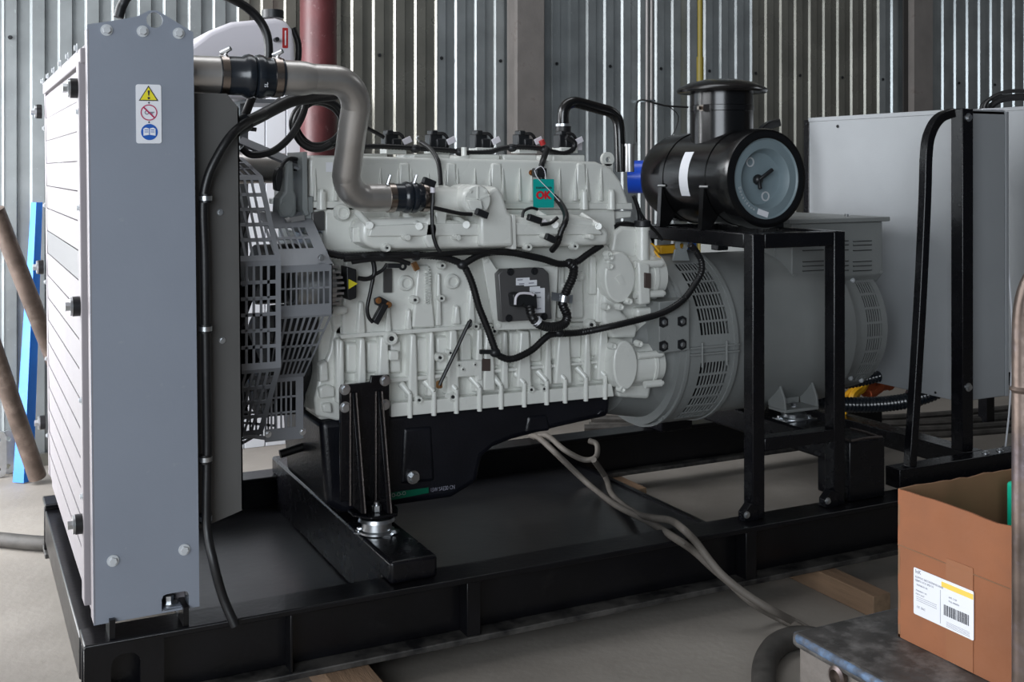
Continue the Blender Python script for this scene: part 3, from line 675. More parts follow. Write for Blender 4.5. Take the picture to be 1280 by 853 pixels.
# oil pan
b = MB()
xl = aY(425, 520, 3.46).x
def pxz(x, y, Y): q = aY(x, y, Y); return (q.x, q.z)
YP = 3.455
XF = 1.045
panp = [(XF, ZBk - .001), pxz(765, 497, YP), pxz(763, 521, YP), pxz(700, 535, YP), pxz(640, 551, YP), pxz(618, 560, YP), pxz(604, 572, YP), pxz(600, 590, YP), (pxz(598, 620, YP)[0], .405), (1.50, .365), (1.12, .365), (XF + .02, .40)]
panp[1] = (panp[1][0], ZBk - .001)
b.prism(panp, 'y', YP, 3.94)
pan = b.build('oil_pan', 'pan', en, bevel=.022, seg=4)
for x0_, x1_ in ((500, 545), (655, 690), (745, 760)):
    yt = 521 - ((x0_ + x1_) / 2 - 489) * .095 + 16
    if x0_ == 500: pts = [(505, 545), (508, 548), (498, 612), (502, 616), (512, 545), (540, 540)]
    b = MB(); dpt = 70 if x0_ < 600 else (20 if x0_ < 700 else 5)
    b.relief([(x0_ + 4, yt), (x1_ - 4, yt - 3), (x1_, yt + dpt), (x0_, yt + dpt + 4)], YP - .006, .02, .008); b.build('pan_swage', 'pan', pan, bevel=.01, seg=3)
q = aY(515, 596, YP); b = MB(); b.cyl((q.x, YP, q.z), (q.x, YP - .012, q.z), .022, n=20); b.cyl((q.x, YP - .012, q.z), (q.x, YP - .03, q.z), .015, n=6); b.build('drain_plug', 'zinc', pan)
gs0 = aY(486, 622, YP - .004); gs1 = aY(536, 612, YP - .004)
sheet('green_stripe', [[(gs0.x, gs0.z - .012), (gs1.x, gs0.z - .004), (gs1.x, gs0.z + .014), (gs0.x, gs0.z + .014)]], .001, 'green_tape', pan, FACE_NY, (0, YP - .002, 0))
q = aY(553, 611, YP); text('pan_stencil', '15W SAE30 CN', .019, 'grey_ink', pan, FACE_NY, (q.x, YP - .002, q.z), xs=.7)
q = aY(498, 618, YP); text('pan_stencil', 'O-O-O', .018, 'ribbed_alu', pan, FACE_NY, (q.x, YP - .0035, q.z), xs=.9, spin=.05)
# cylinder head skirt between block and cover
b = MB(); b.relief([(405, 262), (770, 262), (772, 308), (405, 316)], 3.45, .5); b.build('cylinder_head', 'engine', en, bevel=.01)
# valve cover
YV = 3.47
b = MB(); b.relief([(386, 200), (392, 194), (480, 196), (700, 201), (745, 202), (764, 210), (776, 226), (784, 246), (787, 258), (386, 258)], YV, .44)
vc = b.build('valve_cover', 'engine', en, bevel=.022, seg=4)
b = MB(); b.relief([(383, 252), (448, 252), (448, 254), (790, 254), (791, 262), (383, 260)], YV - .014, .47); b.build('cover_flange', 'engine', vc, bevel=.004)
b = MB(); b.relief([(388, 262), (400, 262), (448, 262), (448, 266), (790, 264), (789, 272), (764, 275), (745, 270), (388, 268)], YV - .004, .44); b.build('lower_flange', 'engine', vc, bevel=.004)
for x in (394, 420, 476, 498, 514, 536, 557, 572, 594, 613, 629, 650, 665, 700, 720, 734, 752):
    yt = 206 if x not in (536, 665) else 212; wd = 5.5 if x in (498, 514, 557, 572, 613, 629, 720, 734) else 3.5
    b = MB(); Yr = YV - .014
    q0, q1, q2, q3 = [aY(*k, YV + .004) for k in ((x - 1.2, yt), (x + 1.2, yt), (x + wd, 251), (x - wd, 251))]
    f0, f1 = aY(x, yt + 8, YV - .004), aY(x, 251, YV - .022)
    b.loft([q0, q1, q2, q3], [f0 + Vector((-.001, 0, 0)), f0 + Vector((.001, 0, 0)), f1 + Vector((.004, 0, 0)), f1 + Vector((-.004, 0, 0))])
    b.build('cover_rib', 'engine', vc, bevel=.002)
for x0_, x1_ in ((500, 512), (559, 570), (615, 627), (722, 732)):
    b = MB(); b.relief([(x0_, 204), (x1_, 204), (x1_ + 2, 250), (x0_ - 2, 250)], YV - .008, .02); b.build('cover_web', 'engine', vc, bevel=.006)
for x in (401, 729, 763):
    q0 = aY(x, 240, YV - .01); q1 = aY(x, 262, YV - .01); b = MB(); b.cyl((q0.x, YV - .016, q0.z), (q0.x, YV - .016, q1.z), .014, .016, n=16); b.cyl((q0.x, YV - .016, q0.z), (q0.x, YV - .016, q0.z + .008), .010, n=6); b.build('cover_bolt_boss', 'engine', vc)
for x0_, x1_ in ((450, 482), (515, 560), (584, 622), (626, 668), (688, 728)):
    q = aY(x0_, 196, 3.62); q2 = aY(x1_, 196, 3.62); b = MB(); b.box((q.x, 3.60, 1.48), (q2.x, 3.78, aY(600, 193, 3.6).z)); b.build('injector_pad', 'engine', vc, bevel=.005)
b = MB(); q = aY(580, 195, 3.55); b.cyl(q, q + Vector((0, 0, .03)), .010, n=14); b.build('vent_stub', 'engine', vc)
# QR-like stickers are left plain: two small white labels
for x in (411, 428):
    q0 = aY(x - 3.6, 215, YV - .001); q1 = aY(x + 8, 203, YV - .001)
    sheet('small_label', [rrect(q0.x, q0.z, q1.x - .008, q1.z, .001)], .001, 'paper', vc, FACE_NY, (0, YV - .001, 0))
for y_, z_, r_ in ((3.70, .82, .17), (3.72, 1.12, .10), (3.52, .98, .06)): b = MB(); b.cyl((.90, y_, z_), (1.04, y_, z_), r_, n=32); b.build('belt_pulley', 'plastic', en, bevel=.004)
# core plugs under the cover
plug(428, 266, .023, 3.432, en, .012, nm='core_plug'); plug(491, 266, .022, 3.432, en, .012, nm='core_plug')
b = MB(); b.relief([(390, 266), (406, 264), (406, 288), (391, 290)], 3.44, .03); b.build('data_plate', 'label_dark', en, bevel=.003)
# intake manifold
YM = 3.33
b = MB(); b.relief([(450, 296), (450, 281), (458, 275), (530, 271), (548, 274), (600, 276), (660, 270), (720, 268), (752, 276), (765, 291), (762, 307), (700, 309), (560, 312), (466, 312), (452, 305)], YM, .12, .006)
im = b.build('intake_manifold', 'engine', en, bevel=.016, seg=4)
b = MB(); b.relief([(462, 283), (530, 279), (700, 279), (748, 282), (756, 292), (754, 294), (700, 294), (470, 296), (458, 296)], YM - .012, .03, .008); b.build('manifold_shoulder', 'engine', im, bevel=.010, seg=3)
b = MB(); b.relief([(598, 275), (604, 250), (612, 234), (622, 230), (630, 240), (638, 264), (644, 270), (644, 311), (600, 311)], YM - .03, .12, .008); b.build('intake_horn', 'engine', im, bevel=.012, seg=3)
b = MB(); b.relief([(645, 269), (646, 312), (640, 312), (640, 268)], YM - .022, .06); b.build('joint_flange', 'engine', im, bevel=.003)
b = MB(); b.relief([(532, 274), (545, 266), (550, 285), (546, 312), (536, 312), (528, 300)], YM - .012, .05, .006); b.build('joint_boss', 'engine', im, bevel=.008)
for x0_, y0_, x1_, y1_ in ((447, 266, 462, 282), (507, 269, 524, 283), (673, 266, 694, 281), (727, 269, 748, 283), (568, 272, 583, 281)):
    b = MB(); b.cyl(aY(x0_, y0_, YM + .06), aY(x1_, y1_, YM - .012), .011, n=14); p_ = b.build('bolt_sleeve', 'engine', im)
    b = MB(); b.cyl(aY(x1_, y1_, YM - .012), aY(x1_, y1_, YM - .018), .012, n=14); b.build('bolt_head', 'engine', p_)
for x_, y_ in ((508, 297), (571, 297), (737, 296), (681, 295)):
    q = aY(x_, y_, YM - .03); b = MB(); b.cyl((q.x, YM + .01, q.z), (q.x, YM - .045, q.z), .0085, n=12); b.cyl((q.x, YM - .045, q.z), (q.x, YM - .046, q.z), .004, n=8); b.build('pin', 'engine', im)
for x_, y_ in ((483, 310), (718, 308), (660, 309)):
    plug(x_, y_, .012, YM - .006, im, .010, .004, nm='manifold_bolt')
b = MB(); b.relief([(441, 285), (457, 283), (457, 303), (441, 303)], YM + .03, .02); b.build('tab_plate', 'engine', im, bevel=.002)
# round cover with radiating ribs
q = aY(597, 250, 3.26); b = MB(); b.lathe([(0.15, .050), (.02, .050), (.006, .049), (0, .044), (0, 0)], (q.x, 3.26, q.z), (0, 1, 0), n=32); rc = b.build('round_cover', 'engine', en)
for a in (20, 90, 160, 225, 315):
    u = Vector((math.cos(math.radians(a)), 0, math.sin(math.radians(a)))); o = Vector((q.x, 3.259, q.z))
    b = MB(); b.bar(o, o + u * .044, .004, .006, (0, 1, 0)); b.build('cover_rib', 'engine', rc)
for a in (45, 135, 250): bolt('engine', (q.x + .039 * math.cos(math.radians(a)), 3.259, q.z + .039 * math.sin(math.radians(a))), rc, sc=.8)
b = MB(); b.relief([(585, 250), (602, 250), (604, 262), (590, 264)], 3.245, .03); b.build('sensor_seat', 'engine', rc, bevel=.003)
b = MB(); b.cyl(aY(534, 250, 3.35), aY(575, 252, 3.36), .042, .048, n=28); b.relief([(545, 262), (560, 262), (556, 290), (545, 290)], 3.33, .1); b.build('inlet_neck', 'engine', en, bevel=.004)
b = MB(); b.relief([(533, 248), (545, 232), (566, 230), (572, 240), (566, 268), (540, 272)], 3.345, .1, .008); b.build('inlet_elbow', 'engine', en, bevel=.012, seg=3)
# rear gear case with two pump housings
b = MB(); b.relief([(768, 290), (778, 283), (795, 284), (812, 290), (822, 316), (824, 400), (824, 445), (812, 500), (772, 497), (768, 400), (760, 340)], 3.43, .4)
gc = b.build('rear_gear_case', 'engine', en, bevel=.014, seg=3)
def pump(cx, cy, rx, ry, Yf, x_end, lugs, label=None):
    pts = [(cx + rx * math.cos(a) * (1 + .03 * math.cos(3 * a)), cy + ry * math.sin(a)) for a in [2 * PI * i / 28 for i in range(28)]]
    b = MB(); b.relief(pts, Yf, .1, .003); pm = b.build('pump_cover', 'engine', en, bevel=.006, seg=3)
    q = aY(cx + rx * .6, cy, Yf + .06); x1 = aY(x_end, cy, Yf + .06).x; r = ry * q.y / CA / FPX * .93
    b = MB(); b.lathe([(-.06, r), ((x1 - q.x) * .55, r), ((x1 - q.x) * .55, r * 1.04), ((x1 - q.x) * .66, r * 1.04), ((x1 - q.x) * .66, r * .98), ((x1 - q.x) * .95, r * .93), (x1 - q.x, r * .8), (x1 - q.x, 0)], (q.x, Yf + r + .012, q.z), (1, 0, 0), n=36)
    b.build('pump_body', 'engine', pm)
    for lx0, lx1, ly in lugs:
        a, c = aY(lx0, ly, Yf + .012), aY(lx1, ly, Yf + .012); b = MB(); b.cyl(a, (c.x, a.y, a.z), .0135, n=16); b.cyl((c.x, a.y, a.z), (c.x + .01, a.y, a.z), .008, n=6); b.build('bolt_lug', 'engine', pm)
    return pm
pm1 = pump(775, 347, 20, 33, 3.365, 829, ((793, 826, 331), (793, 828, 369)))
b = MB(); q0 = aY(802, 330, 3.36); q1 = aY(814, 382, 3.36); b.relief([(798, 328), (813, 330), (814, 380), (800, 382)], 3.358, .05); b.build('joint_block', 'engine', pm1, bevel=.008, seg=3)
b = MB(); b.relief([(806, 341), (814, 342), (814, 361), (806, 360)], 3.352, .012); b.build('name_patch', 'brown_socket', pm1, bevel=.002)
b = MB(); b.relief([(769, 347), (776, 343), (782, 355), (776, 356)], 3.361, .01, .001); b.build('cast_mark', 'engine', pm1)
pm2 = pump(782, 457, 16, 32, 3.355, 826, ((797, 826, 445), (806, 826, 481)))
for x_, y_ in ((762, 322), (762, 333), (775, 384), (758, 384), (766, 433), (777, 487), (799, 430), (786, 377), (761, 318)):
    plug(x_, y_, .011, 3.36, gc, .010, nm='case_bolt')
for pts in ([(755, 345), (768, 350), (780, 390), (800, 410), (796, 425), (765, 425), (752, 400)], [(795, 385), (820, 383), (820, 395), (795, 398)]):
    b = MB(); b.relief(pts, 3.40, .05, .008); b.build('casting_boss', 'engine', gc, bevel=.010, seg=3)
# oil filler
b = MB(); qa = aY(803, 330, 3.42); qb = aY(803, 288, 3.42); b.cyl(qa, qb, .026, .024, n=20); b.cyl(qb, qb + Vector((0, 0, .012)), .028, n=20); of = b.build('filler_neck', 'engine', en)
b = MB(); b.cyl(qb + Vector((0, 0, .012)), qb + Vector((0, 0, .036)), .031, n=12); b.build('filler_cap', 'plastic', of, bevel=.003)
# lifting eyes
q = aY(759, 199, 3.56)
sheet('lifting_eye', [circ(0, 0, .026, 24), circ(0, -.002, .011, 18)], .016, 'engine', en, FACE_NY, (q.x, 3.56, q.z)); b = MB(); b.box((q.x - .018, 3.552, q.z - .05), (q.x + .02, 3.568, q.z - .018)); b.build('eye_foot', 'engine', en)
b = MB(); b.cyl(aY(787, 215, 3.75), aY(787, 181, 3.75), .018, n=20); b.cyl(aY(787, 183, 3.75), aY(787, 180, 3.75), .021, n=20); b.build('vent_can', 'ribbed_alu', en)
# flywheel housing
AX_Y, AX_Z = 3.70, .816
b = MB(); b.lathe([(2.16, 0), (2.16, .22), (2.20, .275), (2.30, .295), (2.36, .305), (2.362, .335), (2.385, .335), (2.385, .1)], (0, AX_Y, AX_Z), (1, 0, 0), n=64)
fh = b.build('flywheel_housing', 'genhead', en)
b = MB(); b.relief([(824, 378), (862, 374), (862, 438), (824, 442)], 3.345, .1); cp = b.build('cover_plate', 'genhead', fh, bevel=.003)
for px, py in ((830, 403), (853, 402), (830, 433), (853, 431)):
    q = aY(px, py, 3.342); b = MB(); b.relief([(px - 5, py - 5), (px + 1, py - 7), (px + 5, py - 4), (px + 5, py + 4), (px - 1, py + 7), (px - 5, py + 5)], 3.340, .006); b.build('washer', 'plastic', cp)
    bolt('guard', (q.x, 3.340, q.z), cp)
# starter / clutter behind at top right
b = MB(); b.relief([(826, 308), (858, 305), (858, 316), (826, 318)], 3.6, .05); b.build('warning_bracket', 'yellow_plastic', en, bevel=.004)
q = aY(852, 307, 3.52); sheet('lifting_eye', [circ(0, 0, .026, 24), circ(0, 0, .013, 18)], .014, 'engine_grey', en, FACE_NY, (q.x, 3.52, q.z))
b = MB(); b.relief([(845, 312), (858, 312), (862, 326), (842, 326)], 3.515, .012); b.build('eye_foot', 'engine_grey', en)
b = MB(); b.relief([(862, 299), (870, 299), (870, 312), (862, 312)], 3.62, .03); b.build('terminal_cap', 'sign_blue', en)
b = MB(); b.tube([aY(808, 308, 3.45), aY(814, 310, 3.44), aY(826, 324, 3.42), aY(832, 332, 3.42)], .004); b.tube([aY(806, 306, 3.44), aY(815, 305, 3.43), aY(824, 315, 3.42)], .003); b.build('yellow_wire', 'yellow_plastic', en)
# injector connectors and top loom
for i, px in enumerate((491, 546, 602, 655, 706)):
    q = aY(px, 175, 3.66); cz = q.z
    b = MB(); b.box((q.x - .034, 3.64, cz - .034), (q.x + .014, 3.69, cz + .020)); b.box((q.x - .030, 3.635, cz + .016), (q.x - .006, 3.68, cz + .034)); b.box((q.x - .012, 3.63, cz - .03), (q.x + .022, 3.66, cz + .004)); ic = b.build('injector_connector', 'plastic', en, bevel=.004)
    b = MB(); b.bar((q.x + .020, 3.612, cz - .010), (q.x + .050, 3.612, cz + .004), .004, .022, (0, 0, 1)); b.build('connector_tag', 'white_plastic', ic, bevel=.002)
    b = MB(); b.tube([(q.x - .01, 3.63, cz + .022), (q.x + .012, 3.622, cz + .020), (q.x + .030, 3.63, cz - .002), (q.x + .03, 3.64, cz - .035)], .006, n=8); b.build('connector_lead', 'rubber', ic)
    b = MB(); b.box((q.x - .034, 3.63, cz - .05), (q.x + .04, 3.70, cz - .028)); b.build('connector_base', 'engine', ic, bevel=.003)
b = MB(); b.tube([aY(x, y, 3.61) for x, y in ((440, 184), (470, 183), (500, 184), (530, 186), (560, 188), (585, 191), (612, 190), (630, 185), (655, 184), (675, 186), (692, 190), (705, 192), (716, 187), (718, 178), (708, 171))], .010, n=10, smooth=4, ridges=.006); tl = b.build('top_loom', 'rubber', en)
for x, y in ((519, 186), (575, 190), (640, 185), (681, 187)):
    q = aY(x, y, 3.61); b = MB(); b.ball(q, .017, (1.2, 1, .9)); b.build('loom_joint', 'plastic', tl)
b = MB(); b.tube([aY(x, y, 3.62) for x, y in ((455, 158), (470, 166), (480, 172))], .007); b.build('lead', 'rubber', tl)
q = aY(679, 181, 3.60); b = MB(); b.cyl(q, q + Vector((-.008, 0, .016)), .011, n=10); b.build('red_cap', 'red_cap', tl)
b = MB(); b.tube([aY(x, y, Y) for x, y, Y in ((526, 178, 3.55), (538, 186, 3.5), (547, 200, 3.44), (550, 216, 3.42), (551, 231, 3.40))], .008, n=10); b.build('breather_hose', 'rubber', en)
q = aY(525, 178, 3.55); b = MB(); b.tube([q, q + Vector((-.012, 0, .014)), q + Vector((-.004, 0, .02))], .003); b.build('hose_clip', 'zinc', en)
b = MB(); b.tube([aY(x, y, Y) for x, y, Y in ((684, 187, 3.55), (679, 200, 3.45), (676, 212, 3.43), (677, 224, 3.42), (681, 236, 3.42), (697, 250, 3.40), (706, 264, 3.33), (707, 276, 3.28), (701, 290, 3.28), (697, 304, 3.29), (690, 313, 3.34))], .011, n=10, smooth=4, ridges=.006); dl = b.build('drop_loom', 'rubber', en)
b = MB(); q = aY(676, 216, 3.41); b.box((q.x - .02, 3.405, q.z - .016), (q.x + .022, 3.44, q.z + .016)); b.build('loom_clamp', 'plastic', dl, bevel=.004)
bolt('copper', aY(664, 216, 3.455), dl)
# sensors
def sensor(pts, Y, hx, hy, ln=.02):
    b = MB(); b.tube([aY(x, y, Y) for x, y in pts], .0065, n=8); o = b.build('sensor_lead', 'rubber', en)
    q = aY(hx, hy, Y - .005); b = MB(); b.bar(q - Vector((ln, 0, -.008)), q + Vector((ln, 0, -.008)), .02, .022); b.build('sensor_plug', 'plastic', o, bevel=.003)
    return o
sensor(((541, 232), (541, 250), (540, 262), (541, 290), (545, 306), (550, 315)), 3.275, 536, 228)
sensor(((543, 260), (556, 263), (575, 267), (590, 268)), 3.235, 602, 267, .02)
sensor(((697, 272), (688, 279), (676, 281)), 3.28, 668, 274, .024)
b = MB(); b.tube([aY(x, y, 3.30) for x, y in ((653, 272), (655, 264), (664, 260), (672, 262))], .005); b.build('sensor_lead', 'rubber', en)
sensor(((702, 296), (695, 297)), 3.275, 688, 298, .018)
q = aY(677, 280, 3.29); b = MB(); b.cyl(q, q + Vector((.016, 0, .008)), .008, n=10); b.build('sensor_sleeve', 'white_plastic', en)
q = aY(541, 237, 3.272); b = MB(); b.cyl(q + Vector((0, 0, -.01)), q + Vector((0, 0, .01)), .0085, n=10); b.build('sensor_sleeve', 'white_plastic', en)
# control module
b = MB(); b.relief([(602, 321), (610, 320), (621, 337), (684, 333), (698, 332), (694, 407), (688, 411), (619, 413), (604, 330)], 3.385, .012); mp_ = b.build('module_bracket', 'engine', en, bevel=.002)
for px, py in ((607, 326), (623, 407), (691, 404)): bolt('engine', aY(px, py, 3.384), mp_)
b = MB(); b.relief([(623, 343), (629, 337), (679, 335), (686, 342), (690, 399), (627, 403)], 3.35, .033); cm = b.build('control_module', 'ecu', en, bevel=.003)
for px, py in ((638, 340), (668, 339), (636, 398), (680, 396)): bolt('plastic', aY(px, py, 3.349), cm, sc=.85)
for (a, c_) in (((645, 357), (662, 347)), ((655, 358), (671, 350)), ((662, 366), (675, 358)), ((666, 392), (681, 360))):
    q0, q1 = aY(*a, 3.349), aY(*c_, 3.349); sheet('module_label', [rrect(q0.x, q0.z, q1.x, q1.z, .001)], .0008, 'paper', cm, FACE_NY, (0, 3.3493 - .0002 * (a[0] % 7), 0))
for a in ((650, 350), (652, 355), (664, 354), (672, 366), (673, 372), (673, 386)):
    q = aY(*a, 3.347); sheet('label_line', [[(q.x - .010, q.z - .0015), (q.x + .010, q.z - .0015), (q.x + .010, q.z + .0015), (q.x - .01, q.z + .0015)]], .0006, 'grey_ink', cm, FACE_NY, (0, 3.3465, 0))
b = MB(); b.relief([(641, 368), (647, 366), (671, 368), (672, 386), (660, 386), (655, 380), (652, 384), (643, 384)], 3.312, .04); mc = b.build('module_plug', 'plastic', cm, bevel=.004)
b = MB(); b.tube([aY(x, y, 3.305) for x, y in ((644, 381), (645, 372), (650, 367), (662, 367), (667, 369))], .0045); b.build('plug_lever', 'white_plastic', mc)
b = MB(); b.tube([aY(x, y, Y) for x, y, Y in ((662, 384, 3.315), (665, 396, 3.30), (673, 405, 3.30), (686, 409, 3.31), (698, 408, 3.32), (706, 404, 3.33), (709, 395, 3.34), (705, 385, 3.345), (703, 377, 3.345), (709, 362, 3.345), (716, 346, 3.345), (717, 334, 3.345), (711, 329, 3.345))], .0165, n=12, smooth=5, ridges=.005); mh = b.build('module_conduit', 'rubber', en)
q = aY(704, 374, 3.34); b = MB(); b.cyl(q + Vector((0, 0, -.01)) , q + Vector((.004, 0, .012)), .021, n=20); b.bar(q + Vector((-.045, .0, .012)), q + Vector((.03, -.01, -.002)), .028, .004, (0, -1, .2)); b.build('conduit_clamp', 'zinc', mh)
b = MB(); q = aY(671, 402, 3.30); b.cyl(q + Vector((-.004, 0, .004)), q + Vector((.004, 0, -.004)), .0185, n=16); b.build('tape_band', 'paper', mh)
# main looms
b = MB(); b.tube([aY(x, y, 3.355 if x < 760 else 3.322) for x, y in ((408, 316), (429, 320), (452, 320), (474, 319), (500, 319), (521, 319), (549, 321), (568, 326), (579, 332), (586, 344), (592, 360), (598, 382), (605, 400), (611, 415), (617, 432), (622, 443), (634, 449), (647, 447), (666, 437), (680, 424), (690, 418), (710, 417), (731, 415), (769, 407), (806, 398), (826, 392), (842, 384), (856, 373), (867, 358), (876, 342), (877, 328), (870, 314), (862, 306))], .0125, n=10, smooth=5, ridges=.005); ml_ = b.build('main_loom', 'rubber', en)
b = MB(); b.tube([aY(x, y, 3.352) for x, y in ((579, 331), (590, 324), (603, 318), (620, 315), (640, 316), (656, 319), (679, 324), (698, 330), (712, 329), (722, 327), (733, 319), (745, 311), (752, 306))], .0125, n=10, smooth=5, ridges=.005); b.build('branch_loom', 'rubber', ml_)
b = MB(); b.tube([aY(x, y, 3.345) for x, y in ((430, 324), (470, 322), (520, 320), (560, 317), (600, 315), (620, 316))], .009, n=8); b.tube([aY(x, y, 3.34) for x, y in ((440, 328), (462, 325), (480, 324), (500, 326), (512, 330))], .007, n=8); b.build('front_leads', 'rubber', ml_)
for x, y in ((520, 320), (578, 331), (712, 329), (619, 441), (699, 416), (455, 322), (478, 321)):
    q = aY(x, y, 3.352); b = MB(); b.ball(q, .018, (1.1, .9, .9)); b.build('loom_joint', 'plastic', ml_)
b = MB(); b.bar(aY(600, 440, 3.36), aY(616, 440, 3.36), .012, .014); b.build('loom_clip', 'plastic', ml_)
q = aY(503, 333, 3.345); b = MB(); b.lathe([(0, .013), (-.006, .013), (-.006, .006), (0, .006)], q, (0, 1, 0), n=18); b.bar(q + Vector((-.05, 0, .004)), q + Vector((-.012, 0, .002)), .012, .014); b.build('ring_terminal', 'plastic', ml_)
q = aY(519, 333, 3.39); b = MB(); b.bar(q + Vector((-.006, 0, .012)), q + Vector((.006, 0, -.012)), .016, .016); b.build('bracket_clip', 'copper', ml_)
# front sensor with lead
b = MB(); b.tube([aY(x, y, 3.37) for x, y in ((448, 348), (458, 349), (467, 345), (468, 335), (466, 325))], .0075); b.tube([aY(x, y, 3.375) for x, y in ((467, 345), (463, 365), (459, 385), (461, 397), (466, 403))], .006); b.tube([aY(x, y, 3.37) for x, y in ((467, 344), (478, 338), (484, 330))], .006)
cl = b.build('crank_sensor_lead', 'rubber', en)
b = MB(); b.bar(aY(468, 404, 3.385), aY(481, 380, 3.385), .022, .026, (0, 1, 0)); b.relief([(469, 374), (476, 371), (489, 378), (488, 385), (480, 386), (470, 381)], 3.385, .02); cs = b.build('crank_sensor', 'plastic', en, bevel=.003)
bolt('copper', aY(473, 376, 3.384), cs); bolt('copper', aY(486, 381, 3.384), cs)
# dipstick style rod
b = MB(); b.tube([aY(x, y, 3.375) for x, y in ((549, 482), (556, 467), (570, 438), (582, 412), (587, 402))], .0065, n=8); b.tube([aY(x, y, 3.373) for x, y in ((583, 409), (588, 400), (589, 406), (584, 411))], .0035, n=6); dp = b.build('dipstick_tube', 'rubber', en)
b = MB(); b.cyl(aY(549, 484, 3.385), aY(549, 478, 3.38), .011, n=12); b.build('tube_nut', 'copper', dp)
# small charging alternator at the front
q = aY(428, 357, 3.45); b = MB()
b.lathe([(-.10, .05), (-.10, .085), (.02, .09), (.03, .08), (.05, .05), (.05, 0)], (1.055, 3.47, q.z), (1, 0, 0), n=30); al = b.build('charging_alternator', 'ribbed_alu', en)
for i in range(9):
    z_ = q.z - .07 + i * .0165; yy = 3.47 - math.sqrt(max(.0001, .092 ** 2 - (z_ - q.z) ** 2))
    b = MB(); b.box((1.045, yy - .003, z_), (1.10 - abs(i - 4) * .003, yy + .05, z_ + .007)); b.build('cooling_fin', 'ribbed_alu', al)
b = MB(); b.relief([(433, 333), (446, 337), (446, 373), (437, 376), (434, 372)], 3.37, .06); rb = b.build('regulator', 'plastic', en, bevel=.004)
q0 = aY(441, 355, 3.368); sheet('voltage_sign', [[(q0.x - .014, q0.z - .016), (q0.x + .016, q0.z), (q0.x - .014, q0.z + .016)]], .001, 'yellow', rb, FACE_NY, (0, 3.368, 0), label='yellow voltage triangle')
b = MB(); b.cyl(aY(415, 388, 3.40), aY(430, 388, 3.40), .014, n=14); b.cyl(aY(430, 388, 3.40), aY(433, 388, 3.40), .009, n=6); b.build('pivot_bolt', 'engine', en)
# thermostat housing left
b = MB(); b.relief([(358, 203), (367, 201), (368, 238), (371, 245), (371, 266), (366, 277), (351, 277), (348, 264), (349, 248), (356, 240)], 3.46, .08); th_ = b.build('thermostat_housing', 'engine_grey', en, bevel=.008, seg=3)
q = aY(358, 261, 3.455); b = MB(); b.cyl(q + Vector((0, .03, 0)), q, .022, n=20); b.build('housing_plug', 'engine_grey', th_)
b = MB(); b.relief([(378, 190), (384, 190), (385, 262), (387, 268), (382, 270), (378, 262)], 3.44, .18); b.build('front_bracket', 'engine_grey', en, bevel=.002)
b = MB(); b.relief([(347, 212), (353, 208), (354, 222), (350, 240), (345, 238), (344, 222)], 3.44, .04); b.tube([aY(350, 212, 3.44), aY(355, 203, 3.45), aY(363, 198, 3.47), aY(372, 199, 3.5)], .006); b.build('temperature_sensor', 'plastic', en, bevel=.004)
b = MB(); b.box(tuple(aY(363, 214, 3.5)), tuple(aY(377, 197, 3.53))); b.build('bracket_block', 'plastic', en)
b = MB(); b.bar(aY(358, 276, 3.44), aY(380, 272, 3.44), .014, .016); b.cyl(aY(357, 277, 3.44), aY(362, 275, 3.44), .011, n=12); b.build('pipe_union', 'ribbed_alu', en)
b = MB(); b.relief([(378, 248), (392, 245), (392, 295), (380, 292)], 3.45, .12); b.build('front_plate', 'engine_grey', en, bevel=.004)
# black breather pipe over the top
b = MB(); b.tube([aY(x, y, 3.80) for x, y in ((704, 196), (704, 180), (704, 160), (704, 142), (708, 132), (718, 128), (732, 131), (750, 136), (763, 140), (771, 148), (774, 160), (775, 180), (776, 215))], .0225, n=16, smooth=4); bp_ = b.build('breather_pipe', 'filter_black', en)
b = MB(); b.cyl(aY(704, 183, 3.80), aY(704, 158, 3.80), .030, n=20); cp_ = b.build('rubber_coupling', 'rubber', bp_)
b = MB(); b.cyl(aY(704, 158, 3.80), aY(704, 155, 3.80), .031, n=20); b.build('clamp', 'zinc', cp_)
b = MB(); b.relief([(716, 179), (728, 178), (728, 188), (720, 188)], 3.66, .03); b.build('pipe_bracket', 'white_plastic', en, bevel=.002)
# top coolant pipe
b = MB(); b.cyl((SX - .03, 3.72, 1.475), (1.00, 3.72, 1.475), .056, .050, n=28); b.build('coolant_pipe', 'alu', en)
b = MB(); b.bar(aY(300, 176, 3.55), aY(376, 208, 3.50), .06, .008, (0, -.4, 1)); b.build('stay_plate', 'guard', en)
# engine front foot bracket (black) with ribs
YK = 3.375
b = MB(); b.relief([(425, 487), (427, 482), (463, 478), (464, 470), (487, 469), (487, 625), (426, 628)], YK, .014); eb = b.build('mount_bracket', 'black', en, bevel=.003, label='black welded engine foot bracket')
for px, py in ((431, 487), (431, 509), (481, 476), (481, 506)):
    q = aY(px, py, YK); bolt('zinc', (q.x, YK, q.z), eb)
for x0_, x1_, y0_ in ((438, 448, 491), (470, 482, 489)):
    p0_ = aY(x0_ + 1, y0_, YK); zt2 = p0_.z; zb2 = aY(x0_, 632, YK).z; xx = p0_.x
    b = MB(); b.prism([(YK, zt2), (YK, zb2), (YK - .10, zb2), (YK - .012, zt2)], 'x', xx, xx + .008); b.build('gusset', 'black', eb, bevel=.001)
    b = MB(); b.tube([(xx + .012, YK - .014 - .086 * t_, zt2 - (zt2 - zb2) * t_) for t_ in [k / 20 for k in range(21)]], .0035, n=6, smooth=1); b.build('weld_bead', 'weld', eb)
    b = MB(); b.tube([(xx - .004, YK - .003, zt2 - (zt2 - zb2) * k / 60) for k in range(61)], .0045, n=6, smooth=1, ridges=.006); b.build('weld_bead', 'weld', eb)
q = aZ(465, 640, ZT + .11)
zf = ZT + .121
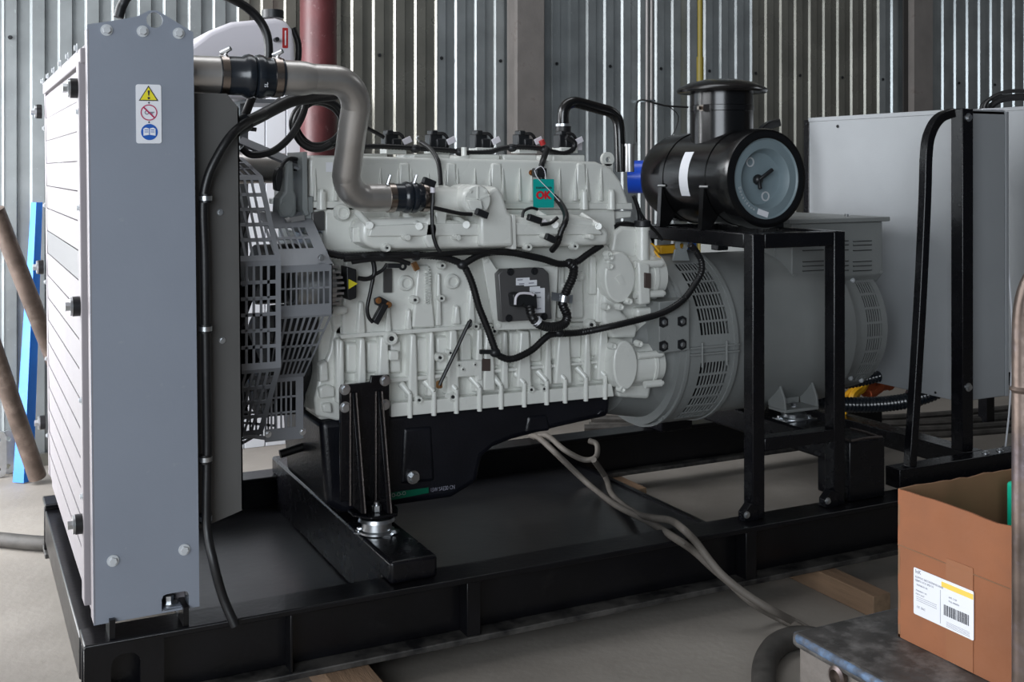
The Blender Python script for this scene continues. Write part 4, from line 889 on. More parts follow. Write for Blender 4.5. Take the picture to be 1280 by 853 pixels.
b = MB(); b.prism([(1.11, YK - .05), (1.15, YK - .105), (1.235, YK - .105), (1.262, YK - .04), (1.262, YK + .01), (1.11, YK + .01)], 'z', zf, zf + .010); b.build('foot_plate', 'black', eb, bevel=.004)
iso = thing('rubber_mount', 'zinc plated round vibration mount under the engine foot', 'mount', (1.185, YK - .055, ZT + .067))
cx_, cy_ = 1.185, YK - .055
b = MB(); b.lathe([(0, 0), (0, .056), (.006, .056), (.010, .048), (.032, .046), (.036, .058), (.046, .054), (.051, .03), (.051, 0)], (cx_, cy_, ZT + .069), (0, 0, 1), n=32); b.build('mount_bell', 'zinc', iso)
b = MB(); b.prism([(cx_ - .07, cy_ + .015), (cx_ - .02, cy_ + .06), (cx_ + .07, cy_ - .015), (cx_ + .02, cy_ - .07)], 'z', ZT + .0665, ZT + .070); b.build('mount_base', 'zinc', iso)
bolt('zinc', (cx_ + .042, cy_ - .04, ZT + .070), iso, ROT_UP, .8); bolt('zinc', (cx_ - .045, cy_ + .03, ZT + .070), iso, ROT_UP, .8)
b = MB(); b.cyl((cx_, cy_, zf + .012), (cx_, cy_, zf + .03), .015, n=6); b.cyl((cx_, cy_, zf + .03), (cx_, cy_, zf + .04), .008, n=10); b.build('mount_nut', 'zinc', iso)
# other drain hose at the front of the pan
b = MB(); b.cyl(aY(350, 568, 3.7), aY(388, 556, 3.7), .014, n=14); b.build('drain_hose', 'rubber', label='short black drain hose end above the engine cross beam', cat='hose')

# inspection tag
tg = thing('inspection_tag', 'teal inspection tag reading OK hanging on the engine', 'tag', tuple(aY(680, 230, 3.385)))
YTg = 3.385
q0 = aY(666.5, 260, YTg); q1 = aY(692.5, 224, YTg)
sheet('card', [rrect(q0.x, q0.z, q1.x, q1.z, .003)], .0012, 'teal', tg, FACE_NY, (0, YTg, 0))
q = aY(679, 244.5, YTg); text('tag_letters', 'OK', .036, 'red', tg, FACE_NY, (q.x, YTg - .0012, q.z), bold=.0018, xs=1.05)
q = aY(679.5, 235, YTg); text('tag_print', 'ТЕХКОНТРОЛЬ', .0085, 'dark_ink', tg, FACE_NY, (q.x, YTg - .0012, q.z), bold=.0002)
b = MB(); b.tube([aY(x, y, 3.378) for x, y in ((668, 213), (671, 221), (678, 229), (687, 238), (697, 249), (702, 255))], .0014, n=6); b.tube([aY(x, y, 3.39) for x, y in ((682, 224), (681, 214), (676, 208), (669, 212))], .0014, n=6); b.build('string', 'paper', tg)
# ================================================================== CHARGE AIR PIPE
ca = thing('charge_air_pipe', 'bent aluminium charge air pipe from radiator to engine', 'pipe', tuple(aY(437, 160, 3.2)))
Yc = 3.14
zA = aY(270, 94, Yc).z
xs_ = lambda px: aY(px, 95, Yc).x
b = MB(); b.cyl((RX1 - .06, Yc, zA), (xs_(278), Yc, zA), .052, n=36); b.build('radiator_stub', 'alu', ca)
def hose(x0, x1, Y, z, r, nm='silicone_hose', parent=ca):
    L_ = x1 - x0; prof = [(0, r * .9), (0, r), (L_ * .36, r * 1.0), (L_ * .40, r * 1.10), (L_ * .46, r * 1.15), (L_ * .52, r * 1.10), (L_ * .545, r * .97), (L_ * .57, r * 1.10), (L_ * .63, r * 1.15), (L_ * .69, r * 1.10), (L_ * .74, r * 1.0), (L_, r), (L_, r * .9)]
    b = MB(); b.lathe(prof, (x0, Y, z), (1, 0, 0), n=40); h = b.build(nm, 'silicone', parent)
    for f in (.07, .90):
        b = MB(); w_ = .02; b.lathe([(-w_ / 2, r * 1.0), (-w_ / 2, r * 1.06), (w_ / 2, r * 1.06), (w_ / 2, r * 1.0)], (x0 + L_ * f, Y, z), (1, 0, 0), n=40)
        c = b.build('hose_clamp', 'steel', h)
        b2 = Vector((x0 + L_ * f, Y - r * .3, z + r * 1.06))
    return h
h1 = hose(xs_(273), xs_(353), Yc, zA, .0545)
for px in (279, 344):
    q = aY(px, 66, Yc); b = MB(); b.cyl((q.x, q.y, zA + .050), (q.x + .008, q.y - .01, zA + .068), .006, n=8); b.cyl((q.x - .006, q.y - .0, zA + .062), (q.x + .016, q.y - .02, zA + .074), .007, n=8); b.build('clamp_screw', 'zinc', h1)
q = aY(333, 118, Yc - .055); text('hose_print', 'SDS', .014, 'paper', h1, FACE_NY, (q.x, Yc - .0565, zA - .022), spin=PI / 2)
b = MB(); b.lathe([(xs_(345), .050), (xs_(375), .050), (xs_(383), .048), (xs_(392), .043), (xs_(392), .03)], (0, Yc, zA), (1, 0, 0), n=36); b.build('reducer', 'alu', ca)
# bent pipe: from reducer, along X, down, along X
ze = aY(505, 247, 3.33).z
xv = aY(441, 160, 3.22).x
path = [Vector((xs_(388), Yc, zA)), Vector((xs_(400), Yc, zA))]
def arc(c, r, a0, a1, n=9): return [Vector((c[0] + r * math.cos(math.radians(a0 + (a1 - a0) * i / n)), 0, c[1] + r * math.sin(math.radians(a0 + (a1 - a0) * i / n)))) for i in range(n + 1)]
R1 = .085
seg1 = arc((xv - R1, zA - R1), R1, 90, 0); seg2 = arc((xv + R1, ze + R1), R1, 180, 270)
pp = seg1 + seg2
xe = aY(489, 247, 3.33).x
allp = [Vector((xs_(386), 0, zA))] + pp + [Vector((xe, 0, ze))]
xs0, xs1 = allp[0].x, allp[-1].x
for p_ in allp:
    t_ = min(1, max(0, (zA - p_.z) / (zA - ze))); p_.y = Yc + (3.335 - Yc) * (t_ * .8 + .2 * max(0, (p_.x - xs0)) / (xs1 - xs0))
b = MB(); b.tube(allp, .0435, n=36, smooth=2); b.build('bent_pipe', 'alu', ca)
xh0, xh1 = aY(484, 247, 3.335).x, aY(535, 247, 3.335).x
h2 = hose(xh0, xh1, 3.335, ze, .0445)
for px in (487, 520):
    q = aY(px, 228, 3.3); b = MB(); b.cyl((q.x, 3.32, ze + .042), (q.x + .008, 3.315, ze + .072), .006, n=8); b.build('clamp_screw', 'zinc', h2)

# hoses around the radiator
def hosething(name, pts, r, label, m='rubber', cat='hose', rg=0, sm=5):
    b = MB(); b.tube(pts, r, n=12, smooth=sm, ridges=rg); return b.build(name, m, label=label, cat=cat)
hosething('vent_hose', [aY(148, 22, 3.12), aY(153, 6, 3.12), aY(165, -8, 3.12), aY(210, -22, 3.2), aY(262, -12, 3.3), aY(300, 4, 3.4), aY(322, 22, 3.42), aY(334, 45, 3.42), aY(335, 75, 3.42), aY(325, 100, 3.42), aY(308, 140, 3.40), aY(305, 165, 3.4)], .0135, 'black vent hose arching over the radiator top')
dh = hosething('drain_hose', [aY(350, 127, 3.35), aY(335, 140, 3.25), aY(310, 152, 3.12), aY(290, 168, 3.06), aY(272, 195, 3.05), aY(259, 225, 3.05), aY(254, 260, 3.05), aY(256, 320, 3.05), aY(257, 400, 3.05), aY(258, 480, 3.05), aY(259, 560, 3.05), aY(258, 630, 3.04), aY(259, 665, 3.03), aY(266, 700, 3.0), aY(278, 745, 2.99), aY(294, 783, 2.97)], .0125, 'black drain hose clipped down the radiator shroud, ending over the skid rail')
for py in (248, 411, 574, 648):
    q = aY(257, py, 3.05); b = MB(); b.cyl(q + Vector((0, 0, -.012)), q + Vector((0, 0, .012)), .0165, n=16); c = b.build('hose_clip', 'rubber', dh)
    b = MB(); b.cyl(q + Vector((0, 0, -.006)), q + Vector((0, 0, .006)), .0175, n=16); b.build('clip_band', 'zinc', c)
b = MB(); q0 = aY(293, 781, 2.97); b.cyl(q0 + Vector((-.001, 0, .003)), q0 + Vector((.0015, 0, -.002)), .0085, n=10); b.build('hose_bore', 'inside', dh)
hosething('coolant_hose', [aY(420, 118, 3.3), aY(390, 122, 3.3), aY(365, 126, 3.28), aY(345, 135, 3.26), aY(320, 148, 3.22), aY(302, 156, 3.18)], .019, 'short thick black hose running below the charge air pipe')
hosething('looped_hose', [aY(302, 185, 3.35), aY(312, 193, 3.35), aY(328, 193, 3.35), aY(345, 187, 3.35), aY(362, 172, 3.35), aY(374, 153, 3.36), aY(381, 135, 3.38), aY(383, 112, 3.4)], .011, 'black hose hanging in a shallow loop above the fan guard')
cx0, cy0 = 398, 155
cp = []
for i in range(40):
    a = i / 39 * 2 * PI * 2.6 + 1.0; rr_ = 30 + 2.5 * math.sin(i * .7)
    cp.append(aY(cx0 + rr_ * math.cos(a), cy0 + rr_ * .98 * math.sin(a), 3.46 + .0011 * i))
hosething('coiled_hose', cp, .0115, 'coil of black hose hanging in front of the red column', sm=3)
q = aY(300, 157, 3.13); b = MB(); b.cyl(q + Vector((-.02, -.01, -.01)), q + Vector((.02, .01, .01)), .026, n=18); b.cyl(q + Vector((0, .02, -.005)), q + Vector((.05, .02, -.01)), .006, n=10); b.build('hose_bracket', 'plastic', label='black pipe clamp holding the hoses behind the radiator shroud', cat='clamp')

# ================================================================== ALTERNATOR
ag = thing('alternator', 'large grey generator alternator with slotted cooling bands', 'generator', (2.9, AX_Y, .485))
def arcband(b, x0, x1, r, th, a0, a1, n):
    for i in range(n):
        t0 = a0 + (a1 - a0) * i / n; t1 = a0 + (a1 - a0) * (i + 1) / n
        def P(x, rr, t): return (x, AX_Y - rr * math.cos(t), AX_Z + rr * math.sin(t))
        b.loft([P(x0, r, t0), P(x1, r, t0), P(x1, r - th, t0), P(x0, r - th, t0)], [P(x0, r, t1), P(x1, r, t1), P(x1, r - th, t1), P(x0, r - th, t1)])
D = math.radians
x0_, x1_, r_ = 2.388, 2.61, .337
b = MB()
arcband(b, x0_, 2.455, r_, .006, D(-180), D(180), 72); arcband(b, 2.585, x1_, r_, .006, D(-180), D(180), 72)
wins = [(D(7), D(62)), (D(-62), D(-9)), (D(120), D(170)), (D(-170), D(-120))]
solid = [(D(-9), D(7)), (D(62), D(120)), (D(-120), D(-62)), (D(170), D(190))]
for a0, a1 in solid: arcband(b, 2.455, 2.585, r_, .006, a0, a1, max(3, int(abs(a1 - a0) * 12)))
b.build('bell_band', 'genhead', ag, ang=50)
for a0, a1 in wins:
    b = MB(); nr = 6
    for i in range(nr + 1):
        a = a0 + (a1 - a0) * i / nr; arcband(b, 2.455, 2.585, r_, .005, a - D(.7), a + D(.7), 1)
    for j in range(1, 9): arcband(b, 2.455 + .13 * j / 9 - .0022, 2.455 + .13 * j / 9 + .0022, r_, .004, a0, a1, 14)
    b.build('cooling_grille', 'genhead', ag)
b = MB(); b.lathe([(2.39, .29), (2.60, .29)], (0, AX_Y, AX_Z), (1, 0, 0), n=48); b.build('inner_drum', 'inside', ag)
b = MB(); b.lathe([(2.386, .28), (2.386, .346), (2.398, .346), (2.398, .30)], (0, AX_Y, AX_Z), (1, 0, 0), n=72); b.lathe([(2.605, .28), (2.605, .342), (2.622, .342), (2.622, .28)], (0, AX_Y, AX_Z), (1, 0, 0), n=72); b.build('bell_flange', 'genhead', ag)
b = MB(); arcband(b, 2.40, 2.62, .352, .012, D(-4), D(-3), 1); arcband(b, 2.40, 2.62, .352, .012, D(0), D(1), 1)
for x in (2.45, 2.56): b.cyl((x, AX_Y - .350, AX_Z + .02), (x, AX_Y - .350, AX_Z - .07), .004, n=8)
b.build('band_clamp', 'genhead', ag)
for dy_, dz_ in ((.326, .01), (.18, -.275)): b = MB(); b.lathe([(0, 0), (0, .02), (-.008, .02), (-.008, 0)], (2.386, AX_Y - dy_, AX_Z + dz_), (1, 0, 0), n=16); b.build('flange_bolt', 'genhead', ag)
b = MB(); b.lathe([(2.62, .30), (2.63, .315), (2.65, .318), (3.22, .318), (3.235, .30), (3.25, .27)], (0, AX_Y - .005, AX_Z), (1, 0, 0), n=72); b.build('stator_body', 'genhead', ag)
# end bell with windows
b = MB(); RE = .283
arcband2 = arcband
arcband(b, 3.235, 3.315, RE, .006, D(-180), D(180), 64); arcband(b, 3.40, 3.43, RE - .004, .006, D(-180), D(180), 64)
for a0, a1 in ((D(55), D(180)), (D(-180), D(-55))): arcband(b, 3.315, 3.40, RE, .006, a0, a1, 28)
b.lathe([(3.425, RE - .004), (3.445, RE - .03), (3.45, 0)], (0, AX_Y, AX_Z), (1, 0, 0), n=48)
b.build('end_bell', 'genhead', ag, ang=50)
b = MB()
for i in range(10):
    a = D(-55) + D(110) * i / 9; arcband(b, 3.315, 3.40, RE, .005, a - D(.9), a + D(.9), 1)
for j in range(0, 8): arcband(b, 3.315 + .085 * j / 7 - .0025, 3.315 + .085 * j / 7 + .0025, RE, .004, D(-55), D(55), 22)
b.build('cooling_grille', 'genhead', ag)
b = MB(); b.lathe([(3.24, .25), (3.42, .25)], (0, AX_Y, AX_Z), (1, 0, 0), n=40); b.build('inner_drum', 'inside', ag)
for a in (50, 44, -46, -52):
    x = 3.33 if a > 0 else 3.325
    q = Vector((x + (.06 if a in (50, -52) else -.02), AX_Y - (RE + .002) * math.cos(D(a)), AX_Z + (RE + .002) * math.sin(D(a))))
    b = MB(); b.ball(q, .011); b.build('grille_bolt', 'bolt_white', ag)
b = MB(); b.lathe([(3.236, RE + .002), (3.236, RE + .012), (3.244, RE + .012), (3.244, RE + .002)], (0, AX_Y, AX_Z), (1, 0, 0), n=64); b.build('bell_rim', 'bolt_white', ag)
# terminal box
TY = 3.48; TX0 = aY(990, 300, TY).x; TX1 = aY(1103, 300, TY).x
zt3 = aY(1050, 278, TY).z; zc1 = aY(1050, 346, TY).z; zc2 = aY(1050, 366, TY + .07).z
b = MB(); b.prism([(TY, zt3), (TY, zc1), (TY + .075, zc2), (4.02, zc2), (4.09, zc1), (4.09, zt3)], 'x', TX0, TX1)
tbx = b.build('terminal_box', 'genhead', ag, bevel=.004)
b = MB(); b.box((TX0 - .03, TY - .022, zt3), (TX1 + .022, 4.11, zt3 + .018)); b.build('box_lid', 'genhead', tbx, bevel=.003)
louv = []
for (xa_, xb_) in ((1003, 1029), (1037, 1060), (1066, 1089)):
    for yy in (300.5, 305.5, 312, 326, 331.5, 337.5):
        a, c_ = aY(xa_, yy, TY), aY(xb_, yy, TY); b = MB()
        b.prism([(TY + .001, a.z + .004), (TY - .006, a.z - .003), (TY + .001, a.z - .003)], 'x', a.x, c_.x); lv = b.build('louvre', 'genhead', tbx)
        b = MB(); b.box((a.x, TY - .004, a.z - .0065), (c_.x, TY - .0005, a.z - .003)); b.build('louvre_slot', 'inside', lv)
for px, py in ((992, 345), (1101, 340)): bolt('genhead', aY(px, py, TY - .001), tbx)
bolt('genhead', (TX0 + .01, TY + .035, (zc1 + zc2) / 2), tbx)
# light cable gland plate on -X side
b = MB(); b.box((TX0 - .004, TY + .10, zc1 + .02), (TX0, 4.0, zt3 - .02)); b.build('side_plate', 'genhead', tbx, bevel=.002)
b = MB(); b.cyl((TX1 - .1, TY + .1, zt3 + .018), (TX1 - .1, TY + .1, zt3 + .028), .008, n=8); b.build('lid_screw', 'zinc', tbx)
# feet
def foot(y, yy2):
    x = 2.97; z0 = .5; zb_ = .535
    f = MB(); f.box((x - .085, y - .05, zb_ - .012), (x + .085, y + .05, zb_)); ft = f.build('foot', 'genhead', ag, bevel=.003)
    for dx in (-.085, .075):
        f = MB(); f.prism([(y - .05, zb_), (y + .05, zb_), (y + .06, zb_ + .14), (y + .02, zb_ + .165), (y - .045, zb_ + .04)], 'x', x + dx, x + dx + .010); f.build('foot_cheek', 'genhead', ft, bevel=.002)
    f = MB(); f.box((x - .07, y + .05, zb_), (x + .07, y + .06, zb_ + .10)); f.build('foot_web', 'genhead', ft)
    bolt('zinc', (x, y, zb_), ft, ROT_UP)
foot(3.46, 0); foot(3.94, 0)
for y, lb in ((3.46, 'zinc plated vibration mount under the alternator foot near the filter stand'), (3.94, 'zinc plated vibration mount under the far alternator foot')):
    i2 = thing('rubber_mount', lb, 'mount', (2.97, y, .485))
    b = MB(); b.lathe([(0, 0), (0, .055), (.006, .055), (.010, .048), (.024, .05), (.030, .04), (.036, .03), (.037, 0)], (2.97, y, .486), (0, 0, 1), n=32); b.build('mount_bell', 'zinc', i2)
    b = MB(); b.box((2.90, y - .045, .4855), (3.05, y + .045, .489)); b.build('mount_base', 'zinc', i2)
    bolt('zinc', (3.03, y - .02, .489), i2, ROT_UP, .8); bolt('zinc', (2.915, y + .02, .489), i2, ROT_UP, .8)

# ================================================================== FILTER STAND + FILTER
fs = thing('filter_stand', 'black square tube stand carrying the air filter', 'stand', (2.64, 3.1, ZT))
tw = .052; fx0, fx1 = 2.445, 2.86; fy0 = 3.055; fy1 = 3.74; fz = 1.25
def post(x, y, z0, z1, nm='post'):
    b = MB(); b.box((x, y, z0), (x + tw, y + tw, z1)); return b.build(nm, 'black', fs, bevel=.005)
pA = post(fx0, fy0, ZT, fz); pB = post(fx1 - tw, fy0, ZT, fz)
for x in (fx0, fx1 - tw):
    b = MB(); b.box((x, fy0 + tw, fz - tw), (x + tw, fy1, fz)); b.build('top_rail', 'black', fs, bevel=.004)
for y in (fy0, fy1):
    b = MB(); b.box((fx0 + (tw if y == fy0 else 0), y, fz - tw), (fx1 - (tw if y == fy0 else 0), y + tw, fz)); b.build('top_rail', 'black', fs, bevel=.004)
b = MB(); b.box((fx0 + tw, fy0, .50), (fx1 - tw, fy0 + tw, .545)); b.build('cross_rail', 'black', fs, bevel=.004)
post(fx0, fy1 - .01, 1.155, fz - tw); post(fx1 - tw, fy1 - .01, 1.137, fz - tw)
for x, dx in ((fx0 - .03, 1), (fx1 - tw - .035, 1)):
    b = MB(); b.prism([(x - .01, ZT), (x + .05, ZT), (x + .05, ZT + .05), (x + .02, ZT + .06), (x - .01, ZT + .03)], 'y', fy0 - .004, fy0 + .03); pl_ = b.build('foot_clip', 'black', fs, bevel=.002)
    bolt('zinc', (x + .0, fy0 - .004, ZT + .025), pl_, sc=.7)
af = thing('air_filter', 'black cylindrical air filter with grey end cap and mushroom rain cap', 'filter', (2.63, 3.5, fz))
FX, FZ, FR = 2.628, 1.437, .18
b = MB(); b.lathe([(3.215, .144), (3.203, .147), (3.20, .160), (3.205, .178), (3.22, .183), (3.27, .183), (3.275, .176), (3.34, .176), (3.342, .172), (3.346, .176), (3.62, .176), (3.622, .172), (3.626, .176), (3.74, .176), (3.79, .16), (3.81, .13), (3.81, 0)], (FX, 0, FZ), (0, 1, 0), n=72); fb = b.build('filter_body', 'filter_black', af)
b = MB(); b.lathe([(3.206, .147), (3.208, .143), (3.212, .140), (3.212, .110), (3.215, .107), (3.250, .094), (3.252, .090), (3.252, .04), (3.246, 0)], (FX, 0, FZ), (0, 1, 0), n=64); fc_ = b.build('end_cap', 'filter_cap', af, label='blue grey dished end cap')
b = MB(); b.ball((FX - .012, 3.240, FZ - .004), .020, (1, .9, 1)); b.bar((FX - .015, 3.230, FZ - .005), (FX + .035, 3.215, FZ + .034), .013, .012, (0, 1, 0)); b.bar((FX - .015, 3.230, FZ - .005), (FX - .018, 3.22, FZ - .038), .012, .012, (0, 1, 0)); b.build('wing_nut', 'plastic', fc_, bevel=.003)
for a, c in ((-.04, .06), (.03, -.065)): b = MB(); b.lathe([(0, .018), (-.003, .018), (-.003, .013), (0, .013)], (FX + a, 3.251, FZ + c), (0, 1, 0), n=18); b.build('embossed_mark', 'bolt_white', fc_)
for i, ch in enumerate('DONNERSTAG'):
    pass
q = (FX - .0, 3.211, FZ - .0)
b = MB(); b.bar((FX - .005, 3.2095, FZ - .128), (FX + .034, 3.2095, FZ - .136), .024, .001, (0, 1, 0))
lb = MB(); c0 = Vector((FX - .008, 3.2095, FZ - .122))
sheet('label', [[(FX - .035, FZ - .107), (FX + .012, FZ - .122), (FX + .006, FZ - .142), (FX - .041, FZ - .127)]], .001, 'paper', fc_, FACE_NY, (0, 3.2095, 0)); b.bm.free()
for k in range(9):
    a = D(196 + k * 6); text('embossed_letter', 'Donaldson'[k], .015, 'bolt_white', fc_, FACE_NY, (FX + .122 * math.cos(a), 3.2105, FZ + .122 * math.sin(a)), spin=a + PI / 2)
# paper label on body (curved)
b = MB()
for i in range(10):
    t0 = D(-32 + 56 * i / 10 + 10); t1 = D(-32 + 56 * (i + 1) / 10 + 10)
    P = lambda y, t, r=.1772: (FX - r * math.cos(t), y, FZ + r * math.sin(t))
    b.loft([P(3.445, t0, .1765), P(3.50, t0, .1765), P(3.50, t0), P(3.445, t0)], [P(3.445, t1, .1765), P(3.50, t1, .1765), P(3.50, t1), P(3.445, t1)])
b.build('paper_label', 'paper', fb)
# mounting straps
for y in (3.35, 3.62):
    b = MB(); b.lathe([(y - .012, .1765), (y - .012, .179), (y + .012, .179), (y + .012, .1765)], (FX, 0, FZ), (0, 1, 0), n=60)
    b.prism([(FX - .19, fz), (FX - .15, fz), (FX - .11, FZ - .13), (FX - .18, FZ - .02)], 'y', y - .012, y + .012); b.prism([(FX + .19, fz), (FX + .15, fz), (FX + .11, FZ - .13), (FX + .18, FZ - .02)], 'y', y - .012, y + .012); st = b.build('saddle_strap', 'filter_black', af)
    b = MB(); b.cyl((FX - .19, y - .0, FZ - .03), (FX - .175, y - .03, FZ - .03), .005, n=8); b.build('strap_bolt', 'zinc', st)
# intake and cap
CYY = 3.47
b = MB(); b.lathe([(FZ + .12, .118), (1.69, .118), (1.692, .121), (1.712, .121), (1.714, .118), (1.78, .118), (1.78, .1)], (FX, CYY, 0), (0, 0, 1), n=48); ik = b.build('intake_neck', 'filter_black', af)
b = MB(); b.lathe([(1.772, .10), (1.766, .155), (1.762, .168), (1.770, .172), (1.778, .168), (1.786, .155), (1.80, .125), (1.812, .07), (1.816, 0)], (FX, CYY, 0), (0, 0, 1), n=56); b.build('rain_cap', 'filter_black', af)
q = Vector((FX - .112, CYY - .05, 1.70)); b = MB(); b.cyl(q, q + Vector((-.035, -.0, 0)), .007, n=8); b.box(q + Vector((-.02, -.012, -.012)), q + Vector((.01, .012, .012))); b.build('band_bolt', 'steel', ik)
b = MB(); b.tube([(2.60, 3.80, 1.44), (2.585, 3.86, 1.44), (2.54, 3.90, 1.44), (2.50, 3.93, 1.44)], .068, n=28, smooth=4); b.build('blue_elbow', 'blue', label='glossy blue silicone elbow joining the air filter to the engine', cat='hose')

# cables behind filter left
b = MB(); b.tube([aY(x, y, 3.5) for x, y in ((792, 245), (798, 262), (799, 280), (788, 284), (770, 284))], .008, n=8); b.tube([aY(x, y, 3.48) for x, y in ((798, 262), (806, 275), (820, 290), (828, 300))], .006, n=8); b.tube([aY(x, y, 3.46) for x, y in ((766, 284), (780, 281), (796, 284))], .014, n=8, ridges=.006)
b.build('rear_loom', 'rubber', label='black wiring loom bunched under the left end of the air filter', cat='cable')
# ================================================================== CABINET + FRAME
cf = thing('support_rack', 'black post frame with bent brace holding the grey cabinet', 'frame', (3.6, 3.2, ZT))
zfb = .345
xA0, xA1 = 3.17, 3.98; yA = 3.10
b = MB(); b.box((xA0, yA, ZT + .001), (xA1, yA + .075, zfb)); b.build('base_beam', 'black', cf, bevel=.004)
b = MB(); b.box((3.60, yA + .075, ZT + .001), (3.70, 4.35, zfb)); b.build('base_beam', 'black', cf, bevel=.004)
px0 = aY(1178.5, 300, 3.2); pxx = aY(1200, 300, 3.2).x
ztp = aY(1190, 137, 3.2).z
b = MB(); b.box((3.60, 3.19, zfb), (3.66, 3.25, ztp + .006)); pst = b.build('post', 'black', cf, bevel=.004)
b = MB(); b.box((3.67, 4.165, zfb), (3.72, 4.205, ztp)); b.build('post', 'black', cf, bevel=.004)
bolt('zinc', (3.63, 3.19, ztp - .03), pst); bolt('zinc', (3.63, 3.19, .60), pst)
def Bp(px, py, Y=3.2): return aY(px, py, Y)
br = [Vector((3.265, 3.14, zfb)), Vector((3.33, 3.15, .80)), Vector((3.395, 3.16, 1.25)), Vector((3.42, 3.165, 1.47))] 
brp = [aY(1137, 588, 3.13), aY(1144, 480, 3.14), aY(1151, 360, 3.15), aY(1156, 250, 3.16), aY(1158, 190, 3.165), aY(1163, 165, 3.17), aY(1174, 148, 3.18), aY(1190, 141, 3.19)]
def sqtube(b, pts, w, sm=4):
    P = catmull(pts, sm); rings = []
    for i, p in enumerate(P):
        t = (P[min(i + 1, len(P) - 1)] - P[max(i - 1, 0)]).normalized(); yv = Vector((0, 1, 0)); s1 = t.cross(yv).normalized(); s2 = s1.cross(t)
        rings.append([b.bm.verts.new(p + s1 * w / 2 * a + s2 * w / 2 * c) for a, c in ((-1, -1), (1, -1), (1, 1), (-1, 1))])
    for A, B in zip(rings, rings[1:]):
        for k in range(4): b.bm.faces.new((A[k], A[(k + 1) % 4], B[(k + 1) % 4], B[k]))
    b.bm.faces.new(rings[0][::-1]); b.bm.faces.new(rings[-1])
b = MB(); sqtube(b, brp, .036); b.build('bent_brace', 'black', cf, bevel=.004)
b = MB(); sqtube(b, [p + Vector((-.02, 1.02, 0)) for p in brp], .036); b.build('bent_brace', 'black', cf, bevel=.004)
for x in (3.66, 3.74): bolt('zinc', (x, yA + .03, zfb), cf, ROT_UP, .8)
cb = thing('control_cabinet', 'near light grey steel cabinet facing the alternator end', 'cabinet', (3.75, 3.7, .52))
def cabinet(root, x0, x1, y0, y1, z0, z1):
    b = MB(); b.box((x0, y0, z0), (x1, y1, z1)); bd = b.build('cabinet_body', 'cabinet', root, bevel=.004)
    b = MB(); b.box((x0 - .004, y0 + .0, z1 - .016), (x1, y1, z1 + .003)); b.build('top_fold', 'cabinet', root, bevel=.002)
    b = MB(); b.box((x0 - .002, y0 + .01, z0 + .02), (x0, y1 - .01, z1 - .03)); b.build('side_sheet', 'cabinet', root)
    b = MB(); b.box((x1 + .002, y0 - .004, z0 + .0), (x1 + .02, y1 + .004, z1 - .002)); b.build('door_edge', 'cabinet', root, bevel=.002)
    return bd
cy0 = 3.265
bd = cabinet(cb, 3.665, 3.93, cy0, 4.16, .523, 1.714)
q = aX(1047, 158, 3.66); bolt('plastic', (3.660, q.y, q.z), bd, ROT_NX, .5)
q = aX(1169, 491, 3.66); bolt('plastic', (3.661, q.y, q.z), bd, ROT_NX, .35)
q = aX(1008, 155, 3.66); bolt('plastic', (3.661, q.y, q.z), bd, ROT_NX, .35)
cb2 = thing('control_cabinet', 'far light grey steel cabinet cut by the right picture edge', 'cabinet', (5.1, 3.8, .43))
cabinet(cb2, 4.82, 5.3, 3.35, 4.55, .435, 1.785)
b = MB(); b.tube([aX(x, y, 4.95) for x, y in ((1236, 140), (1240, 132), (1250, 125), (1265, 122), (1290, 121), (1320, 123))], .018, n=8); b.tube([aX(x, y, 4.9) for x, y in ((1230, 140), (1233, 128), (1245, 119), (1262, 114), (1290, 114))], .010, n=8); b.tube([aX(x, y, 4.98) for x, y in ((1226, 140), (1229, 131), (1240, 123), (1255, 121), (1290, 124))], .012, n=8)
b.build('cabinet_cables', 'rubber', label='black cables lying over the top of the far cabinet', cat='cable')
# stand of the far cabinet
b = MB(); b.box((4.86, 3.4, .36), (5.26, 4.5, .433)); b.box((4.86, 3.4, .001), (4.92, 3.46, .36)); b.box((5.2, 3.4, .001), (5.26, 3.46, .36)); b.box((4.86, 4.2, .001), (4.92, 4.26, .36)) if False else None; b.box((5.2, 4.44, .001), (5.26, 4.5, .36)); b.build('cabinet_stand', 'black', label='dark steel stand under the far grey cabinet', cat='stand')
b = MB(); b.tube([(3.86, 3.32, 1.722), (3.93, 3.30, 1.722), (3.957, 3.295, 1.70), (3.957, 3.30, 1.5), (3.957, 3.285, 1.2), (3.957, 3.26, .95), (3.957, 3.25, .75), (3.957, 3.262, .5), (3.957, 3.285, .30)], .004, n=6, smooth=4); wc = b.build('white_wire', 'paper', label='thin white wire hanging down the edge of the near cabinet', cat='cable')
b = MB(); b.box((3.95, 3.275, .272), (3.965, 3.295, .305)); b.build('plug', 'plastic', wc)
# pipe & cables below cabinet
b = MB(); b.tube([Vector((3.09, 3.73, .525)), Vector((3.2, 3.7, .50)), Vector((3.4, 3.62, .47)), Vector((3.62, 3.56, .47)), Vector((3.78, 3.52, .50)), Vector((3.84, 3.5, .54))], .034, n=14, smooth=6, ridges=.008); b.build('corrugated_conduit', 'silicone', label='ribbed black conduit running under the near cabinet', cat='hose')
b = MB(); b.tube([Vector((3.09, 3.84, .55)), Vector((3.2, 3.8, .54)), Vector((3.5, 3.75, .53)), Vector((3.7, 3.7, .56))], .026, n=12, smooth=6, ridges=.008); b.build('corrugated_conduit', 'silicone', label='thinner ribbed black conduit behind the alternator end', cat='hose')
def rag(name, m, x, y, z, dx, dy, dz, label):
    b = MB(); pts = []
    for j in range(3):
        P = [Vector((x + dx * t / 6 + random.uniform(-.012, .012), y + dy * t / 6 + j * .02, z + dz * t / 6 + random.uniform(-.015, .015))) for t in range(7)]
        b.tube(P, .020, n=8, smooth=3)
    return b.build(name, m, label=label, cat='cable')
